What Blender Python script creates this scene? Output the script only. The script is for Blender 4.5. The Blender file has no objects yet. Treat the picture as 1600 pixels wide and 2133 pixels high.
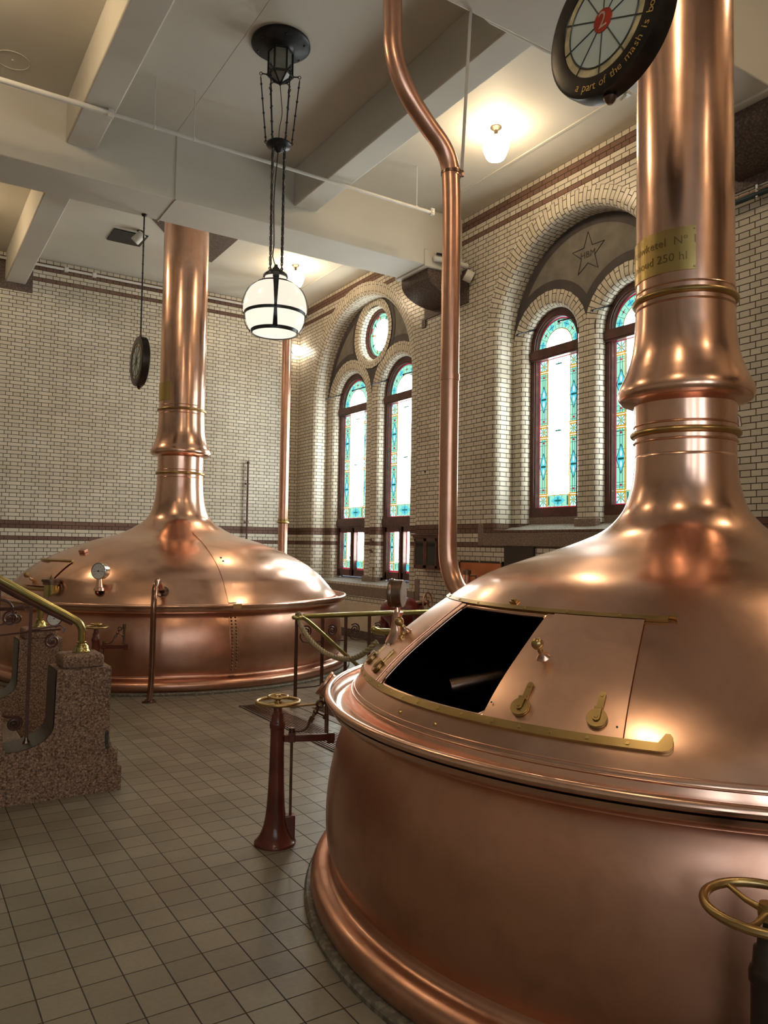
import bpy, math, random
from mathutils import Vector, Matrix
from mathutils.geometry import tessellate_polygon
PI = math.pi
col = bpy.context.scene.collection
random.seed(7)

# ---------------------------------------------------------------- camera
scn = bpy.context.scene
cam = bpy.data.cameras.new('camera')
cam.sensor_fit = 'HORIZONTAL'; cam.sensor_width = 36.0; cam.lens = 36.0
cam.clip_start = 0.05; cam.clip_end = 100
co = bpy.data.objects.new('camera', cam); col.objects.link(co)
EYE = 1.75
right = Vector((0.84201712, -0.53921331, 0.01600556))
down = Vector((0.03701116, 0.0281443, -0.99891845))
fwd = Vector((0.53817966, 0.84169882, 0.0436549))
up = -down
M = Matrix((right, up, -fwd)).transposed().to_4x4()
M.translation = Vector((0, 0, EYE))
co.matrix_world = M
scn.camera = co

# ---------------------------------------------------------------- mesh builder
class MB:
    """collects shapes; build() links them as ONE mesh object"""
    def __init__(s): s.v = []; s.f = []; s.uv = {}; s.mi = []
    def add(s, vs, fs, mi=0, uvs=None):
        b = len(s.v); s.v += [tuple(p) for p in vs]
        for k, f in enumerate(fs):
            if uvs is not None: s.uv[len(s.f)] = [uvs[i] for i in f]
            s.f.append(tuple(b + i for i in f)); s.mi.append(mi)
        return s
    def box(s, x0, x1, y0, y1, z0, z1, mi=0, uv=None):
        vs = [(x, y, z) for x in (x0, x1) for y in (y0, y1) for z in (z0, z1)]
        fs = [(0,1,3,2),(4,6,7,5),(0,4,5,1),(2,3,7,6),(0,2,6,4),(1,5,7,3)]
        return s.add(vs, fs, mi)
    def obox(s, c, ax, ay, az, mi=0):
        """oriented box: centre and three half-extent vectors"""
        c = Vector(c); ax = Vector(ax); ay = Vector(ay); az = Vector(az)
        vs = [c + i*ax + j*ay + k*az for i in (-1,1) for j in (-1,1) for k in (-1,1)]
        return s.add(vs, [(0,1,3,2),(4,6,7,5),(0,4,5,1),(2,3,7,6),(0,2,6,4),(1,5,7,3)], mi)
    def lathe(s, prof, c=(0,0,0), axis=(0,0,1), n=32, mi=0, a0=0.0, a1=2*PI, uvscale=None):
        """prof: list of (r, h) along axis"""
        c = Vector(c); w = Vector(axis).normalized()
        u = w.orthogonal().normalized() if abs(w.z) < .999 else Vector((1,0,0))
        t = w.cross(u)
        full = abs(a1 - a0 - 2*PI) < 1e-6
        m = n if full else n + 1
        vs = []
        for k in range(m):
            a = a0 + (a1-a0)*k/n; d = u*math.cos(a) + t*math.sin(a)
            for r, h in prof: vs.append(c + d*r + w*h)
        L = len(prof); fs = []
        for k in range(n):
            k2 = (k+1) % m
            for i in range(L-1):
                fs.append((k*L+i, k2*L+i, k2*L+i+1, k*L+i+1))
        return s.add(vs, fs, mi)
    def cyl(s, a, b, r, r2=None, n=16, mi=0):
        a = Vector(a); b = Vector(b); h = (b-a).length
        r2 = r if r2 is None else r2
        return s.lathe([(0,0),(r,0),(r2,h),(0,h)], a, b-a, n, mi)
    def ball(s, c, r, n=16, mi=0, sc=1.0, axis=(0,0,1)):
        return s.lathe([(r*math.sin(PI*i/10), -r*sc*math.cos(PI*i/10)) for i in range(11)], c, axis, n, mi)
    def torus(s, c, R, r, axis=(0,0,1), n=48, m=10, mi=0, a0=0, a1=2*PI):
        return s.lathe([(R + r*math.cos(2*PI*i/m), r*math.sin(2*PI*i/m)) for i in range(m+1)], c, axis, n, mi, a0, a1)
    def tube(s, pts, r, n=12, closed=False, mi=0, cap=True, flat=None):
        """r: radius or list; flat=(a,b): elliptic section"""
        P = [Vector(p) for p in pts]; N = len(P)
        rr = r if isinstance(r, (list, tuple)) else [r]*N
        T = []
        for i in range(N):
            if closed: t = P[(i+1) % N] - P[i-1]
            else: t = P[min(i+1, N-1)] - P[max(i-1, 0)]
            T.append(t.normalized())
        u = T[0].orthogonal().normalized(); fr = []
        for i in range(N):
            u = (u - T[i]*u.dot(T[i])).normalized(); fr.append((u.copy(), T[i].cross(u)))
        vs = []
        for i in range(N):
            for k in range(n):
                a = 2*PI*k/n
                vs.append(P[i] + (fr[i][0]*math.cos(a) + fr[i][1]*math.sin(a))*rr[i])
        fs = []
        for i in range(N if closed else N-1):
            j = (i+1) % N
            for k in range(n):
                k2 = (k+1) % n
                fs.append((i*n+k, j*n+k, j*n+k2, i*n+k2))
        if cap and not closed:
            fs.append(tuple(range(n))); fs.append(tuple((N-1)*n+k for k in reversed(range(n))))
        return s.add(vs, fs, mi)
    def prism(s, poly, o, eu, ev, ew, mi=0):
        """poly in (u,v) at origin o, extruded by vector ew"""
        o = Vector(o); eu = Vector(eu); ev = Vector(ev); ew = Vector(ew); n = len(poly)
        a = [o + eu*p[0] + ev*p[1] for p in poly]; b = [p + ew for p in a]
        tri = tessellate_polygon([[Vector((p[0], p[1], 0)) for p in poly]])
        fs = [tuple(t) for t in tri] + [tuple(n + i for i in reversed(t)) for t in tri]
        fs += [(i, (i+1) % n, n + (i+1) % n, n + i) for i in range(n)]
        return s.add(a + b, fs, mi)
    def flat(s, loops, fn, mi=0, uv=True):
        """filled polygon with holes; fn maps (u,v) to a 3D point"""
        pts = [p for L in loops for p in L]
        tri = tessellate_polygon([[Vector((p[0], p[1], 0)) for p in L] for L in loops])
        return s.add([fn(*p) for p in pts], [tuple(t) for t in tri], mi, pts if uv else None)
    def build(s, name, mat, parent=None, smooth=35, bevel=0, seg=2, weld=False):
        off = Vector((0,0,0))
        if parent is not None:
            o = parent
            while o is not None: off += o.location; o = o.parent
        me = bpy.data.meshes.new(name)
        me.from_pydata([Vector(p) - off for p in s.v], [], s.f)
        mats = mat if isinstance(mat, (list, tuple)) else [mat]
        for m in mats: me.materials.append(m)
        me.polygons.foreach_set('material_index', s.mi)
        if s.uv:
            ul = me.uv_layers.new(name='UVMap')
            for fi, p in enumerate(me.polygons):
                if fi in s.uv:
                    for li, q in zip(p.loop_indices, s.uv[fi]): ul.data[li].uv = q
        if smooth:
            me.polygons.foreach_set('use_smooth', [True]*len(me.polygons))
            me.set_sharp_from_angle(angle=math.radians(smooth))
        me.update()
        ob = bpy.data.objects.new(name, me); col.objects.link(ob)
        ob.parent = parent
        if bevel:
            b = ob.modifiers.new('edge', 'BEVEL'); b.width = bevel; b.segments = seg; b.limit_method = 'ANGLE'; b.angle_limit = math.radians(40)
            b.harden_normals = False
        return ob

def tag(o, label=None, cat=None, group=None, kind=None):
    if label: o['label'] = label
    if cat: o['category'] = cat
    if group: o['group'] = group
    if kind: o['kind'] = kind
    return o
def thing(name, label, cat, loc=(0,0,0), group=None):
    o = bpy.data.objects.new(name, None); col.objects.link(o); o.location = loc
    o.empty_display_size = .1
    return tag(o, label, cat, group)
def struct(o, label=None): o['kind'] = 'structure'; 
def copy_tree(o, parent=None, loc=None):
    c = o.copy(); col.objects.link(c); c.parent = parent
    if loc is not None: c.location = loc
    for ch in list(o.children): copy_tree(ch, c)
    return c
def text_shapes(s, size, font_res=2):
    """the letters of s as flat triangles in local x,y (centred)"""
    cu = bpy.data.curves.new('lettering', 'FONT'); cu.body = s; cu.size = size; cu.align_x = 'CENTER'; cu.align_y = 'CENTER'; cu.resolution_u = font_res
    ob = bpy.data.objects.new('lettering', cu); col.objects.link(ob)
    dg = bpy.context.evaluated_depsgraph_get(); dg.update()
    me = bpy.data.meshes.new_from_object(ob.evaluated_get(dg))
    vs = [v.co.copy() for v in me.vertices]; fs = [tuple(p.vertices) for p in me.polygons]
    bpy.data.objects.remove(ob); bpy.data.meshes.remove(me); bpy.data.curves.remove(cu)
    return vs, fs
def spline(knots, step=.03):
    """catmull-rom through (a,b) knots"""
    K = [Vector(k).to_3d() if len(k) == 2 else Vector(k) for k in knots]; out = []
    for i in range(len(K)-1):
        p0 = K[max(i-1,0)]; p1 = K[i]; p2 = K[i+1]; p3 = K[min(i+2, len(K)-1)]
        n = max(2, int((p2-p1).length/step))
        for j in range(n):
            t = j/n
            # centripetal-ish: scale tangents by the segment length
            l = (p2-p1).length
            m1 = (p2-p0)/max((p2-p0).length, 1e-6)*l; m2 = (p3-p1)/max((p3-p1).length, 1e-6)*l
            out.append(p1*(2*t**3-3*t**2+1) + m1*(t**3-2*t**2+t) + p2*(-2*t**3+3*t**2) + m2*(t**3-t**2))
    out.append(K[-1])
    return out
def sp2(knots, step=.03): return [(p.x, p.y) for p in spline(knots, step)]

# ---------------------------------------------------------------- materials
class NT:
    def __init__(s, name):
        s.m = bpy.data.materials.new(name); s.m.use_nodes = True
        s.n = s.m.node_tree; s.n.nodes.clear()
        s.out = s.n.nodes.new('ShaderNodeOutputMaterial')
    def nd(s, t, **kw):
        n = s.n.nodes.new(t)
        for k, v in kw.items():
            if k in n.inputs.keys() if isinstance(k, str) else False: n.inputs[k].default_value = v
            else: setattr(n, k, v)
        return n
    def l(s, a, b): s.n.links.new(a, b)
    def bsdf(s, **kw):
        b = s.n.nodes.new('ShaderNodeBsdfPrincipled')
        for k, v in kw.items():
            b.inputs[k].default_value = v
        s.l(b.outputs[0], s.out.inputs[0]); s.b = b
        return b
    def noise(s, scale, detail=3, rough=.5, vec=None, dist=0):
        n = s.n.nodes.new('ShaderNodeTexNoise'); n.inputs['Scale'].default_value = scale; n.inputs['Detail'].default_value = detail
        n.inputs['Roughness'].default_value = rough; n.inputs['Distortion'].default_value = dist
        if vec: s.l(vec, n.inputs['Vector'])
        return n.outputs['Fac']
    def ramp(s, fac, stops, interp='EASE'):
        r = s.n.nodes.new('ShaderNodeValToRGB'); r.color_ramp.interpolation = interp
        e = r.color_ramp.elements
        while len(e) < len(stops): e.new(.5)
        for q, (p, c) in zip(e, stops): q.position = p; q.color = (*c, 1) if len(c) == 3 else c
        s.l(fac, r.inputs[0]); return r.outputs[0]
    def math(s, op, a, b=None, c=None):
        n = s.n.nodes.new('ShaderNodeMath'); n.operation = op
        for i, x in enumerate((a, b, c)):
            if x is None: continue
            if isinstance(x, (int, float)): n.inputs[i].default_value = x
            else: s.l(x, n.inputs[i])
        return n.outputs[0]
    def mix(s, fac, a, b, mode='MIX'):
        n = s.n.nodes.new('ShaderNodeMix'); n.data_type = 'RGBA'; n.blend_type = mode
        for key, x in ((0, fac), (6, a), (7, b)):
            if isinstance(x, (int, float)): n.inputs[key].default_value = x
            elif isinstance(x, tuple): n.inputs[key].default_value = (*x, 1) if len(x) == 3 else x
            else: s.l(x, n.inputs[key])
        return n.outputs[2]
    def bump(s, h, strength=.3, dist=.01):
        n = s.n.nodes.new('ShaderNodeBump'); n.inputs['Strength'].default_value = strength; n.inputs['Distance'].default_value = dist
        s.l(h, n.inputs['Height']); s.l(n.outputs[0], s.b.inputs['Normal'])
    def pos(s):
        g = s.n.nodes.new('ShaderNodeNewGeometry'); return g.outputs['Position']
    def obj(s):
        g = s.n.nodes.new('ShaderNodeTexCoord'); return g.outputs['Object']
    def uvn(s):
        g = s.n.nodes.new('ShaderNodeTexCoord'); return g.outputs['UV']
    def sep(s, v):
        n = s.n.nodes.new('ShaderNodeSeparateXYZ'); s.l(v, n.inputs[0]); return n.outputs

def brick_mat(name, upper):
    t = NT(name); b = t.bsdf(Roughness=.28); b.inputs['Specular IOR Level'].default_value = .35
    br = t.n.nodes.new('ShaderNodeTexBrick')
    t.l(t.uvn(), br.inputs['Vector'])
    br.inputs['Scale'].default_value = 1.0
    br.inputs['Brick Width'].default_value = .24; br.inputs['Row Height'].default_value = .07
    br.inputs['Mortar Size'].default_value = .0056; br.inputs['Mortar Smooth'].default_value = .2
    br.offset = .5; br.offset_frequency = 2; br.squash = .5; br.squash_frequency = 2
    br.inputs['Color1'].default_value = (.60,.55,.455,1); br.inputs['Color2'].default_value = (.71,.655,.545,1)
    br.inputs['Mortar'].default_value = (.065,.046,.032,1)
    z = t.sep(t.pos())[2]
    def band(lo, hi): return t.math('MULTIPLY', t.math('GREATER_THAN', z, lo), t.math('LESS_THAN', z, hi))
    f = t.math('ADD', band(1.96, 2.10), band(1.75, 1.82))
    if upper: f = t.math('ADD', f, t.math('ADD', band(6.72, 6.86), band(6.51, 6.58)))
    ns = t.noise(9, 4)
    dark = t.ramp(ns, [(.3, (.12,.062,.045)), (.7, (.20,.115,.085))])
    pale = t.mix(br.outputs['Fac'], br.outputs['Color'], (.065,.046,.032))
    big = t.noise(.9, 3, vec=t.pos())
    pale = t.mix(t.ramp(big, [(.35, (0,0,0)), (.75, (.35,.35,.35))]), pale, (.55,.46,.34), 'MULTIPLY')
    dk = t.mix(br.outputs['Fac'], dark, (.05,.032,.025))
    t.l(t.mix(f, pale, dk), b.inputs['Base Color'])
    t.l(t.math('ADD', t.math('MULTIPLY', f, .35), t.math('ADD', .29, t.math('MULTIPLY', br.outputs['Fac'], .45))), b.inputs['Roughness'])
    inv = t.math('SUBTRACT', 1.0, br.outputs['Fac'])
    t.bump(t.math('ADD', inv, t.math('MULTIPLY', t.noise(14, 2, vec=t.uvn()), .25)), .5, .003)
    return t.m

def metal(name, c1, c2, rough=(.2,.35), scale=2.5, bump=.04, metallic=1.0, coat=0):
    t = NT(name); b = t.bsdf(Metallic=metallic)
    if coat: b.inputs['Coat Weight'].default_value = coat; b.inputs['Coat Roughness'].default_value = .12
    v = t.obj()
    n = t.noise(scale, 3, .5, vec=v)
    cc = t.ramp(n, [(.2, c1), (.8, c2)])
    if coat:
        mo = t.noise(scale*4, 4, .6, vec=v, dist=.6); cc = t.mix(t.ramp(mo, [(.38, (0,0,0)), (.75, (.4,.4,.4))]), cc, (.66,.60,.58), 'MULTIPLY')
    t.l(cc, b.inputs['Base Color'])
    n2 = t.noise(scale*2.3, 3, .5, vec=v)
    t.l(t.ramp(n2, [(.2, (rough[0],)*3), (.8, (rough[1],)*3)]), b.inputs['Roughness'])
    if bump:
        t.bump(t.noise(3.0, 1, .4, vec=v), bump, .03)
    return t.m

def plain(name, c, rough=.5, metallic=0.0, var=.15, scale=8, bump=0, spec=.5):
    t = NT(name); b = t.bsdf(Roughness=rough, Metallic=metallic)
    b.inputs['Specular IOR Level'].default_value = spec
    n = t.noise(scale, 4, vec=t.obj())
    lo = tuple(x*(1-var) for x in c); hi = tuple(min(1, x*(1+var)) for x in c)
    t.l(t.ramp(n, [(.3, lo), (.7, hi)]), b.inputs['Base Color'])
    if bump: t.bump(t.noise(scale*6, 4, vec=t.obj()), bump, .01)
    return t.m

def emit(name, c, s, base=.1):
    t = NT(name); b = t.bsdf(Roughness=.15)
    b.inputs['Base Color'].default_value = tuple(min(1, x*base + .02) for x in c) + (1,)
    b.inputs['Emission Color'].default_value = (*c, 1); b.inputs['Emission Strength'].default_value = s
    if s < 1: t.m.cycles.emission_sampling = 'NONE'
    return t.m

def granite(name, c1, c2, c3, scale=60, rough=.75, bump=.35):
    t = NT(name); b = t.bsdf(Roughness=rough)
    vo = t.n.nodes.new('ShaderNodeTexVoronoi'); vo.inputs['Scale'].default_value = scale; t.l(t.pos(), vo.inputs['Vector'])
    n = t.noise(scale*.9, 4, .7, vec=t.pos())
    cc = t.ramp(n, [(.36, c1), (.5, c2), (.64, c3)])
    cc = t.mix(t.ramp(vo.outputs['Distance'], [(.25, (0,0,0)), (.6, (.55,.55,.55))]), cc, (.25,.2,.17), 'MULTIPLY')
    t.l(cc, b.inputs['Base Color'])
    if bump: t.bump(n, bump, .006)
    return t.m

MAT = {}
MAT['brick'] = brick_mat('glazed_brick', True)
MAT['brick_arch'] = brick_mat('glazed_arch_brick', False)
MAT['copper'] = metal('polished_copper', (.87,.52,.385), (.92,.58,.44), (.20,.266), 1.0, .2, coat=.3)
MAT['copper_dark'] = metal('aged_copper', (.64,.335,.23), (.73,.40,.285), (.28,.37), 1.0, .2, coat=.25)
MAT['copper_door'] = metal('door_copper', (.90,.55,.41), (.93,.60,.46), (.28,.34), 1.2, .12, coat=.2)
MAT['copper_pipe'] = metal('pipe_copper', (.78,.44,.315), (.83,.485,.355), (.28,.34), 1.5, .03, coat=.2)
MAT['brass'] = metal('aged_brass', (.42,.29,.12), (.60,.42,.19), (.28,.36), 4, .0)
MAT['brass_rail'] = metal('handrail_brass', (.42,.36,.12), (.58,.50,.22), (.18,.262), 4, .0)
MAT['brass_plate'] = metal('plate_brass', (.60,.43,.17), (.68,.50,.20), (.28,.34), 1.5, .0)
MAT['steel'] = metal('chrome_steel', (.55,.55,.53), (.75,.74,.70), (.12,.25), 5, .0)
MAT['pipe_brown'] = metal('brown_copper_pipe', (.30,.15,.10), (.46,.25,.17), (.16,.25), 5, .0, coat=.2)
MAT['gunmetal'] = metal('bronze_metal', (.16,.10,.075), (.30,.20,.15), (.28,.4), 12, .0)
MAT['iron_red'] = plain('oxblood_paint', (.15,.038,.024), .22, 0, .25, 6)
MAT['iron_brown'] = plain('brown_iron_paint', (.095,.035,.026), .3, 0, .25, 10)
MAT['iron_dark'] = plain('dark_brown_paint', (.03,.016,.012), .3, 0, .2, 6)
MAT['maroon'] = plain('maroon_paint', (.17,.022,.018), .28, 0, .2, 6)
MAT['iron_black'] = plain('black_iron', (.022,.023,.026), .38, .4, .3, 14)
MAT['band_iron'] = plain('lamp_band_iron', (.045,.05,.055), .35, .6, .3, 14)
MAT['dark_bronze'] = plain('dark_bronze', (.05,.042,.03), .4, .5, .3, 14)
MAT['plaster'] = plain('painted_ceiling', (.62,.585,.51), .62, 0, .035, 1.2, .03)
MAT['white_paint'] = plain('white_paint', (.66,.64,.59), .45, 0, .05, 5)
MAT['wood'] = plain('window_wood', (.085,.026,.018), .35, 0, .35, 7)
MAT['wood_cabinet'] = plain('cabinet_wood', (.11,.035,.02), .3, 0, .35, 7)
MAT['glass_dark'] = plain('dark_glass', (.02,.018,.015), .06, 0, .1, 3)
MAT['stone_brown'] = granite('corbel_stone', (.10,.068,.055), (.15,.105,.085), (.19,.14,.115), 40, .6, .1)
MAT['stone_lit'] = MAT['stone_brown']
MAT['granite'] = granite('red_granite', (.12,.06,.04), (.36,.215,.14), (.52,.36,.26), 75, .8, .7)
MAT['granite_polished'] = granite('polished_granite', (.05,.04,.034), (.085,.07,.06), (.12,.10,.09), 80, .3, 0)
MAT['curb'] = granite('curb_tile', (.17,.145,.105), (.22,.19,.14), (.26,.23,.17), 30, .5, .05)
MAT['sill_granite'] = granite('sill_granite', (.22,.155,.115), (.30,.22,.17), (.38,.29,.23), 70, .5, .08)
MAT['sill_top'] = granite('sill_polished', (.42,.42,.38), (.50,.50,.46), (.56,.55,.50), 70, .2, 0)  # polished top, paler colour paints the window light reflected on it
MAT['tymp'] = plain('grey_render', (.17,.155,.13), .8, 0, .15, 5)
MAT['tymp_dark'] = plain('dark_painted_border', (.062,.052,.052), .7, 0, .15, 5)
MAT['ink'] = plain('incised_line', (.045,.035,.03), .8, 0, .1, 5)
MAT['black'] = plain('black_board', (.012,.012,.013), .35, 0, .1, 5)
MAT['cream'] = plain('cream_panel', (.62,.53,.39), .5, 0, .06, 3)
MAT['copper_panel'] = metal('panel_copper', (.50,.20,.09), (.62,.28,.14), (.45,.6), 3, .02)
MAT['rope'] = plain('rope_fibre', (.46,.36,.21), .9, 0, .3, 60, .5)
MAT['dial'] = plain('dial_white', (.78,.77,.73), .3, 0, .02, 3)
MAT['dial_ink'] = plain('dial_ink', (.02,.02,.02), .5)
MAT['globe'] = emit('lit_globe', (1.0,.75,.46), 29)
MAT['opal'] = emit('opal_glass', (1.0,.86,.70), .56)
MAT['opal_low'] = emit('opal_glass_lower', (1.0,.88,.72), .60)
MAT['spot'] = emit('lit_spot', (1.0,.86,.66), 9)
MAT['lantern_glass'] = plain('lantern_glass', (.26,.27,.24), .3, 0, .1, 20)
# stained glass: daylight through each colour
WG = 10.0
GL = [emit('glass_clear', (.93,1.0,.97), WG), emit('glass_cyan', (.10,.60,.72), .62), emit('glass_pale_green', (.36,.86,.66), .55),
      emit('glass_amber', (.85,.45,.02), .42), emit('glass_red', (.62,.02,.06), .38), emit('glass_teal', (.0,.22,.19), .35),
      plain('lead_came', (.03,.04,.04), .5), emit('glass_white_soft', (.70,1.0,.90), .66)]

MAT['day'] = emit('daylit_glass', (.86,.96,1.0), 2.6)  # glowing panes for the windows added behind the camera
def floor_mat():
    t = NT('floor_tiles'); b = t.bsdf(Roughness=.3)
    mp = t.n.nodes.new('ShaderNodeMapping'); t.l(t.pos(), mp.inputs[0]); mp.inputs['Location'].default_value = (.126,.03,0)
    br = t.n.nodes.new('ShaderNodeTexBrick'); t.l(mp.outputs[0], br.inputs['Vector'])
    br.inputs['Scale'].default_value = 1; br.inputs['Brick Width'].default_value = .163; br.inputs['Row Height'].default_value = .163
    br.offset = 0; br.squash = 1
    br.inputs['Mortar Size'].default_value = .0034; br.inputs['Mortar Smooth'].default_value = .3
    br.inputs['Color1'].default_value = (.225,.195,.145,1); br.inputs['Color2'].default_value = (.30,.265,.20,1)
    br.inputs['Mortar'].default_value = (.045,.032,.022,1)
    v = t.pos(); n = t.noise(1.1, 2, vec=v); n2 = t.noise(45, 2, .5, vec=v)
    c = t.mix(t.ramp(n, [(.35, (0,0,0)), (.7, (.6,.6,.6))]), br.outputs['Color'], (.62,.55,.5), 'MULTIPLY')
    c = t.mix(t.ramp(n2, [(.3, (0,0,0)), (.7, (.3,.3,.3))]), c, (.7,.68,.66), 'MULTIPLY')
    t.l(c, b.inputs['Base Color'])
    t.l(t.math('ADD', t.math('MULTIPLY', t.noise(5, 2, vec=v), .18), t.math('ADD', .28, t.math('MULTIPLY', br.outputs['Fac'], .4))), b.inputs['Roughness'])
    t.bump(t.math('ADD', t.math('SUBTRACT', 1, br.outputs['Fac']), t.math('MULTIPLY', n2, .1)), .45, .002)
    return t.m
MAT['floor'] = floor_mat()
# ================================================================ ROOM
XW, YB, ZC = 7.44, 15.2, 6.93
XL, YF = -5.5, -4.0
D1, D2, D3 = .34, .50, .08      # depth of the outer reveal, of the window frame plane
def ss(name, o): o.name = name; o['kind'] = 'structure'; return o

# floor with the stairwell opening
WELL = (3.84, 5.6, 5.93, 7.40)
m = MB()
m.flat([[(XL,YF),(XW,YF),(XW,YB),(XL,YB)], [(WELL[0],WELL[2]),(WELL[1],WELL[2]),(WELL[1],WELL[3]),(WELL[0],WELL[3])]], lambda u, v: (u, v, 0))
floor = ss('floor', m.build('floor', MAT['floor'], smooth=0))
# ceiling
m = MB(); m.box(XL, XW, YF, YB, ZC, ZC+.15); ss('ceiling', m.build('ceiling', MAT['plaster'], smooth=0))
# shallow moulding line and round rose on the ceiling
m = MB()
for y0, y1 in ((YF, 3.95), (4.73, 9.455), (10.2, YB)): m.box(6.81, 6.84, y0, y1, ZC-.012, ZC+.001)
for y0, y1 in ((4.73, 9.455),): m.box(2.845, 2.857, y0, y1, ZC-.003, ZC+.001)
ss('trim_1', m.build('trim_1', MAT['plaster'], smooth=0))
m = MB(); m.torus((.907, 9.02, ZC-.002), .17, .006, n=40, m=6); m.cyl((.907,9.02,ZC),(.907,9.02,ZC-.012), .015)
ss('trim_2', m.build('trim_2', MAT['plaster']))
m = MB(); m.box(2.845,2.857,9.443,9.46,6.05,ZC); m.box(2.845,2.857,9.443,10.21,6.048,6.061)
ss('trim_26', m.build('trim', MAT['plaster'], smooth=0))
# beams
for k, (y0, y1) in enumerate(((9.455, 10.2), (3.95, 4.73), (-1.55, -.80))):
    m = MB(); m.box(XL, XW, y0, y1, 6.06, ZC+.01)
    m.box(6.70, XW, y0-.02, y1+.06, 6.035, 6.30)
    ss('trim_%d' % (3+k), m.build('trim', MAT['plaster'], smooth=35, bevel=.012))
n_ = 6
for x0 in (-4.36, -1.41, 1.54, 4.49):
    for y0, y1 in ((10.2, YB), (4.73, 9.455), (YF, 3.95)):
        if x0 > 4 and y1 == YB: continue
        m = MB(); m.box(x0, x0+.345, y0-.01, y1+.01, 6.40, ZC+.01)
        ss('trim_%d' % n_, m.build('trim', MAT['plaster'], smooth=35, bevel=.02)); n_ += 1

m = MB(); m.prism([(2.6,10.2),(4.77,10.2),(4.77,13.5),(4.3,13.4),(3.67,12.68),(3.3,12.2),(2.9,11.4)], (0,0,ZC-.02), (1,0,0), (0,1,0), (0,0,.03))  # thin dark panel: shade of the ceiling recess put into its colour
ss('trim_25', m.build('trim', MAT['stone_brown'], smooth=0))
# plain walls
def wall_plane(name, fn, u0, u1, z0, z1, mat):
    m = MB(); m.flat([[(u0,z0),(u1,z0),(u1,z1),(u0,z1)]], fn); return ss(name, m.build(name, mat, smooth=0))
wall_plane('wall_back', lambda u, v: (u, YB, v), XL, XW, 0, ZC, MAT['brick'])
wall_plane('wall_left', lambda u, v: (XL, u, v), YF, YB, 0, ZC, MAT['brick'])
wall_plane('wall_front', lambda u, v: (u, YF, v), XL, XW, 0, ZC, MAT['brick'])

BAYS = dict(near=dict(c=7.18, Re=1.69, Ri=1.44, zc=4.80, z0=2.0, sub=[(7.89, .51), (6.47, .51)], r2=.51, e2=.23, zs=4.69),
            far=dict(c=12.68, Re=2.04, Ri=1.79, zc=4.75, z0=1.03, sub=[(13.575, .635), (11.785, .635)], r2=.635, e2=.26, zs=4.64))
def arc(c, z, r, a0, a1, n): return [(c + r*math.cos(a0+(a1-a0)*i/n), z + r*math.sin(a0+(a1-a0)*i/n)) for i in range(n+1)]
holes = []
for b in BAYS.values():
    holes.append([(b['c']+b['Re'], b['z0'])] + arc(b['c'], b['zc'], b['Re'], 0, PI, 40) + [(b['c']-b['Re'], b['z0'])])
m = MB()
m.flat([[(YF,0),(YB,0),(YB,ZC),(YF,ZC)]] + holes, lambda u, v: (XW, u, v))
ss('wall_right', m.build('wall_right', MAT['brick'], smooth=0))

def sweep(m, c, zs, R, z0, prof, clampy=None, n=44, side=(1,1), closed=False, a0=0, a1=PI):
    """brick surround: prof = [(t inward from R, x)], swept up the jamb, round the arch and down again"""
    s = [0]
    for i in range(1, len(prof)): s.append(s[-1] + math.hypot(prof[i][0]-prof[i-1][0], prof[i][1]-prof[i-1][1]))
    st = []
    if not closed:
        st += [((1,0), zs + (z0-zs)*(1-k/6), z0 + (zs-z0)*k/6) for k in range(7)][:-1]
    rm = R - .12; L = (a1-a0)*rm; Lq = round(L/.07)*.07
    for k in range(n+1):
        a = a0 + (a1-a0)*k/n; st.append(((math.cos(a), math.sin(a)), zs, zs + Lq*k/n))
    if not closed:
        st += [((-1,0), zs + (z0-zs)*k/6, zs + Lq + (zs-z0)*k/6) for k in range(1, 7)]
    vs = []; uv = []
    for (e, zb, v) in st:
        for (t, x), q in zip(prof, s):
            y = c + (R-t)*e[0]; z = zb + (R-t)*e[1]
            if clampy is not None: y = max(y, clampy[0]); y = min(y, clampy[1])
            vs.append((x, y, z)); uv.append((q, v))
    Lp = len(prof); fs = []
    for i in range(len(st)-1):
        for k in range(Lp-1): fs.append((i*Lp+k, i*Lp+k+1, (i+1)*Lp+k+1, (i+1)*Lp+k))
    m.add(vs, fs, 0, uv)
def fillet(w, x0, x1, r, k=6):
    p = [(0, x0), (w-r, x0)]
    p += [(w - r + r*math.sin(PI/2*i/k), x0 + r - r*math.cos(PI/2*i/k)) for i in range(1, k+1)]
    return p + [(w, x1)]
X1 = XW + D1; X2 = XW + D2
tn = 30
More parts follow.
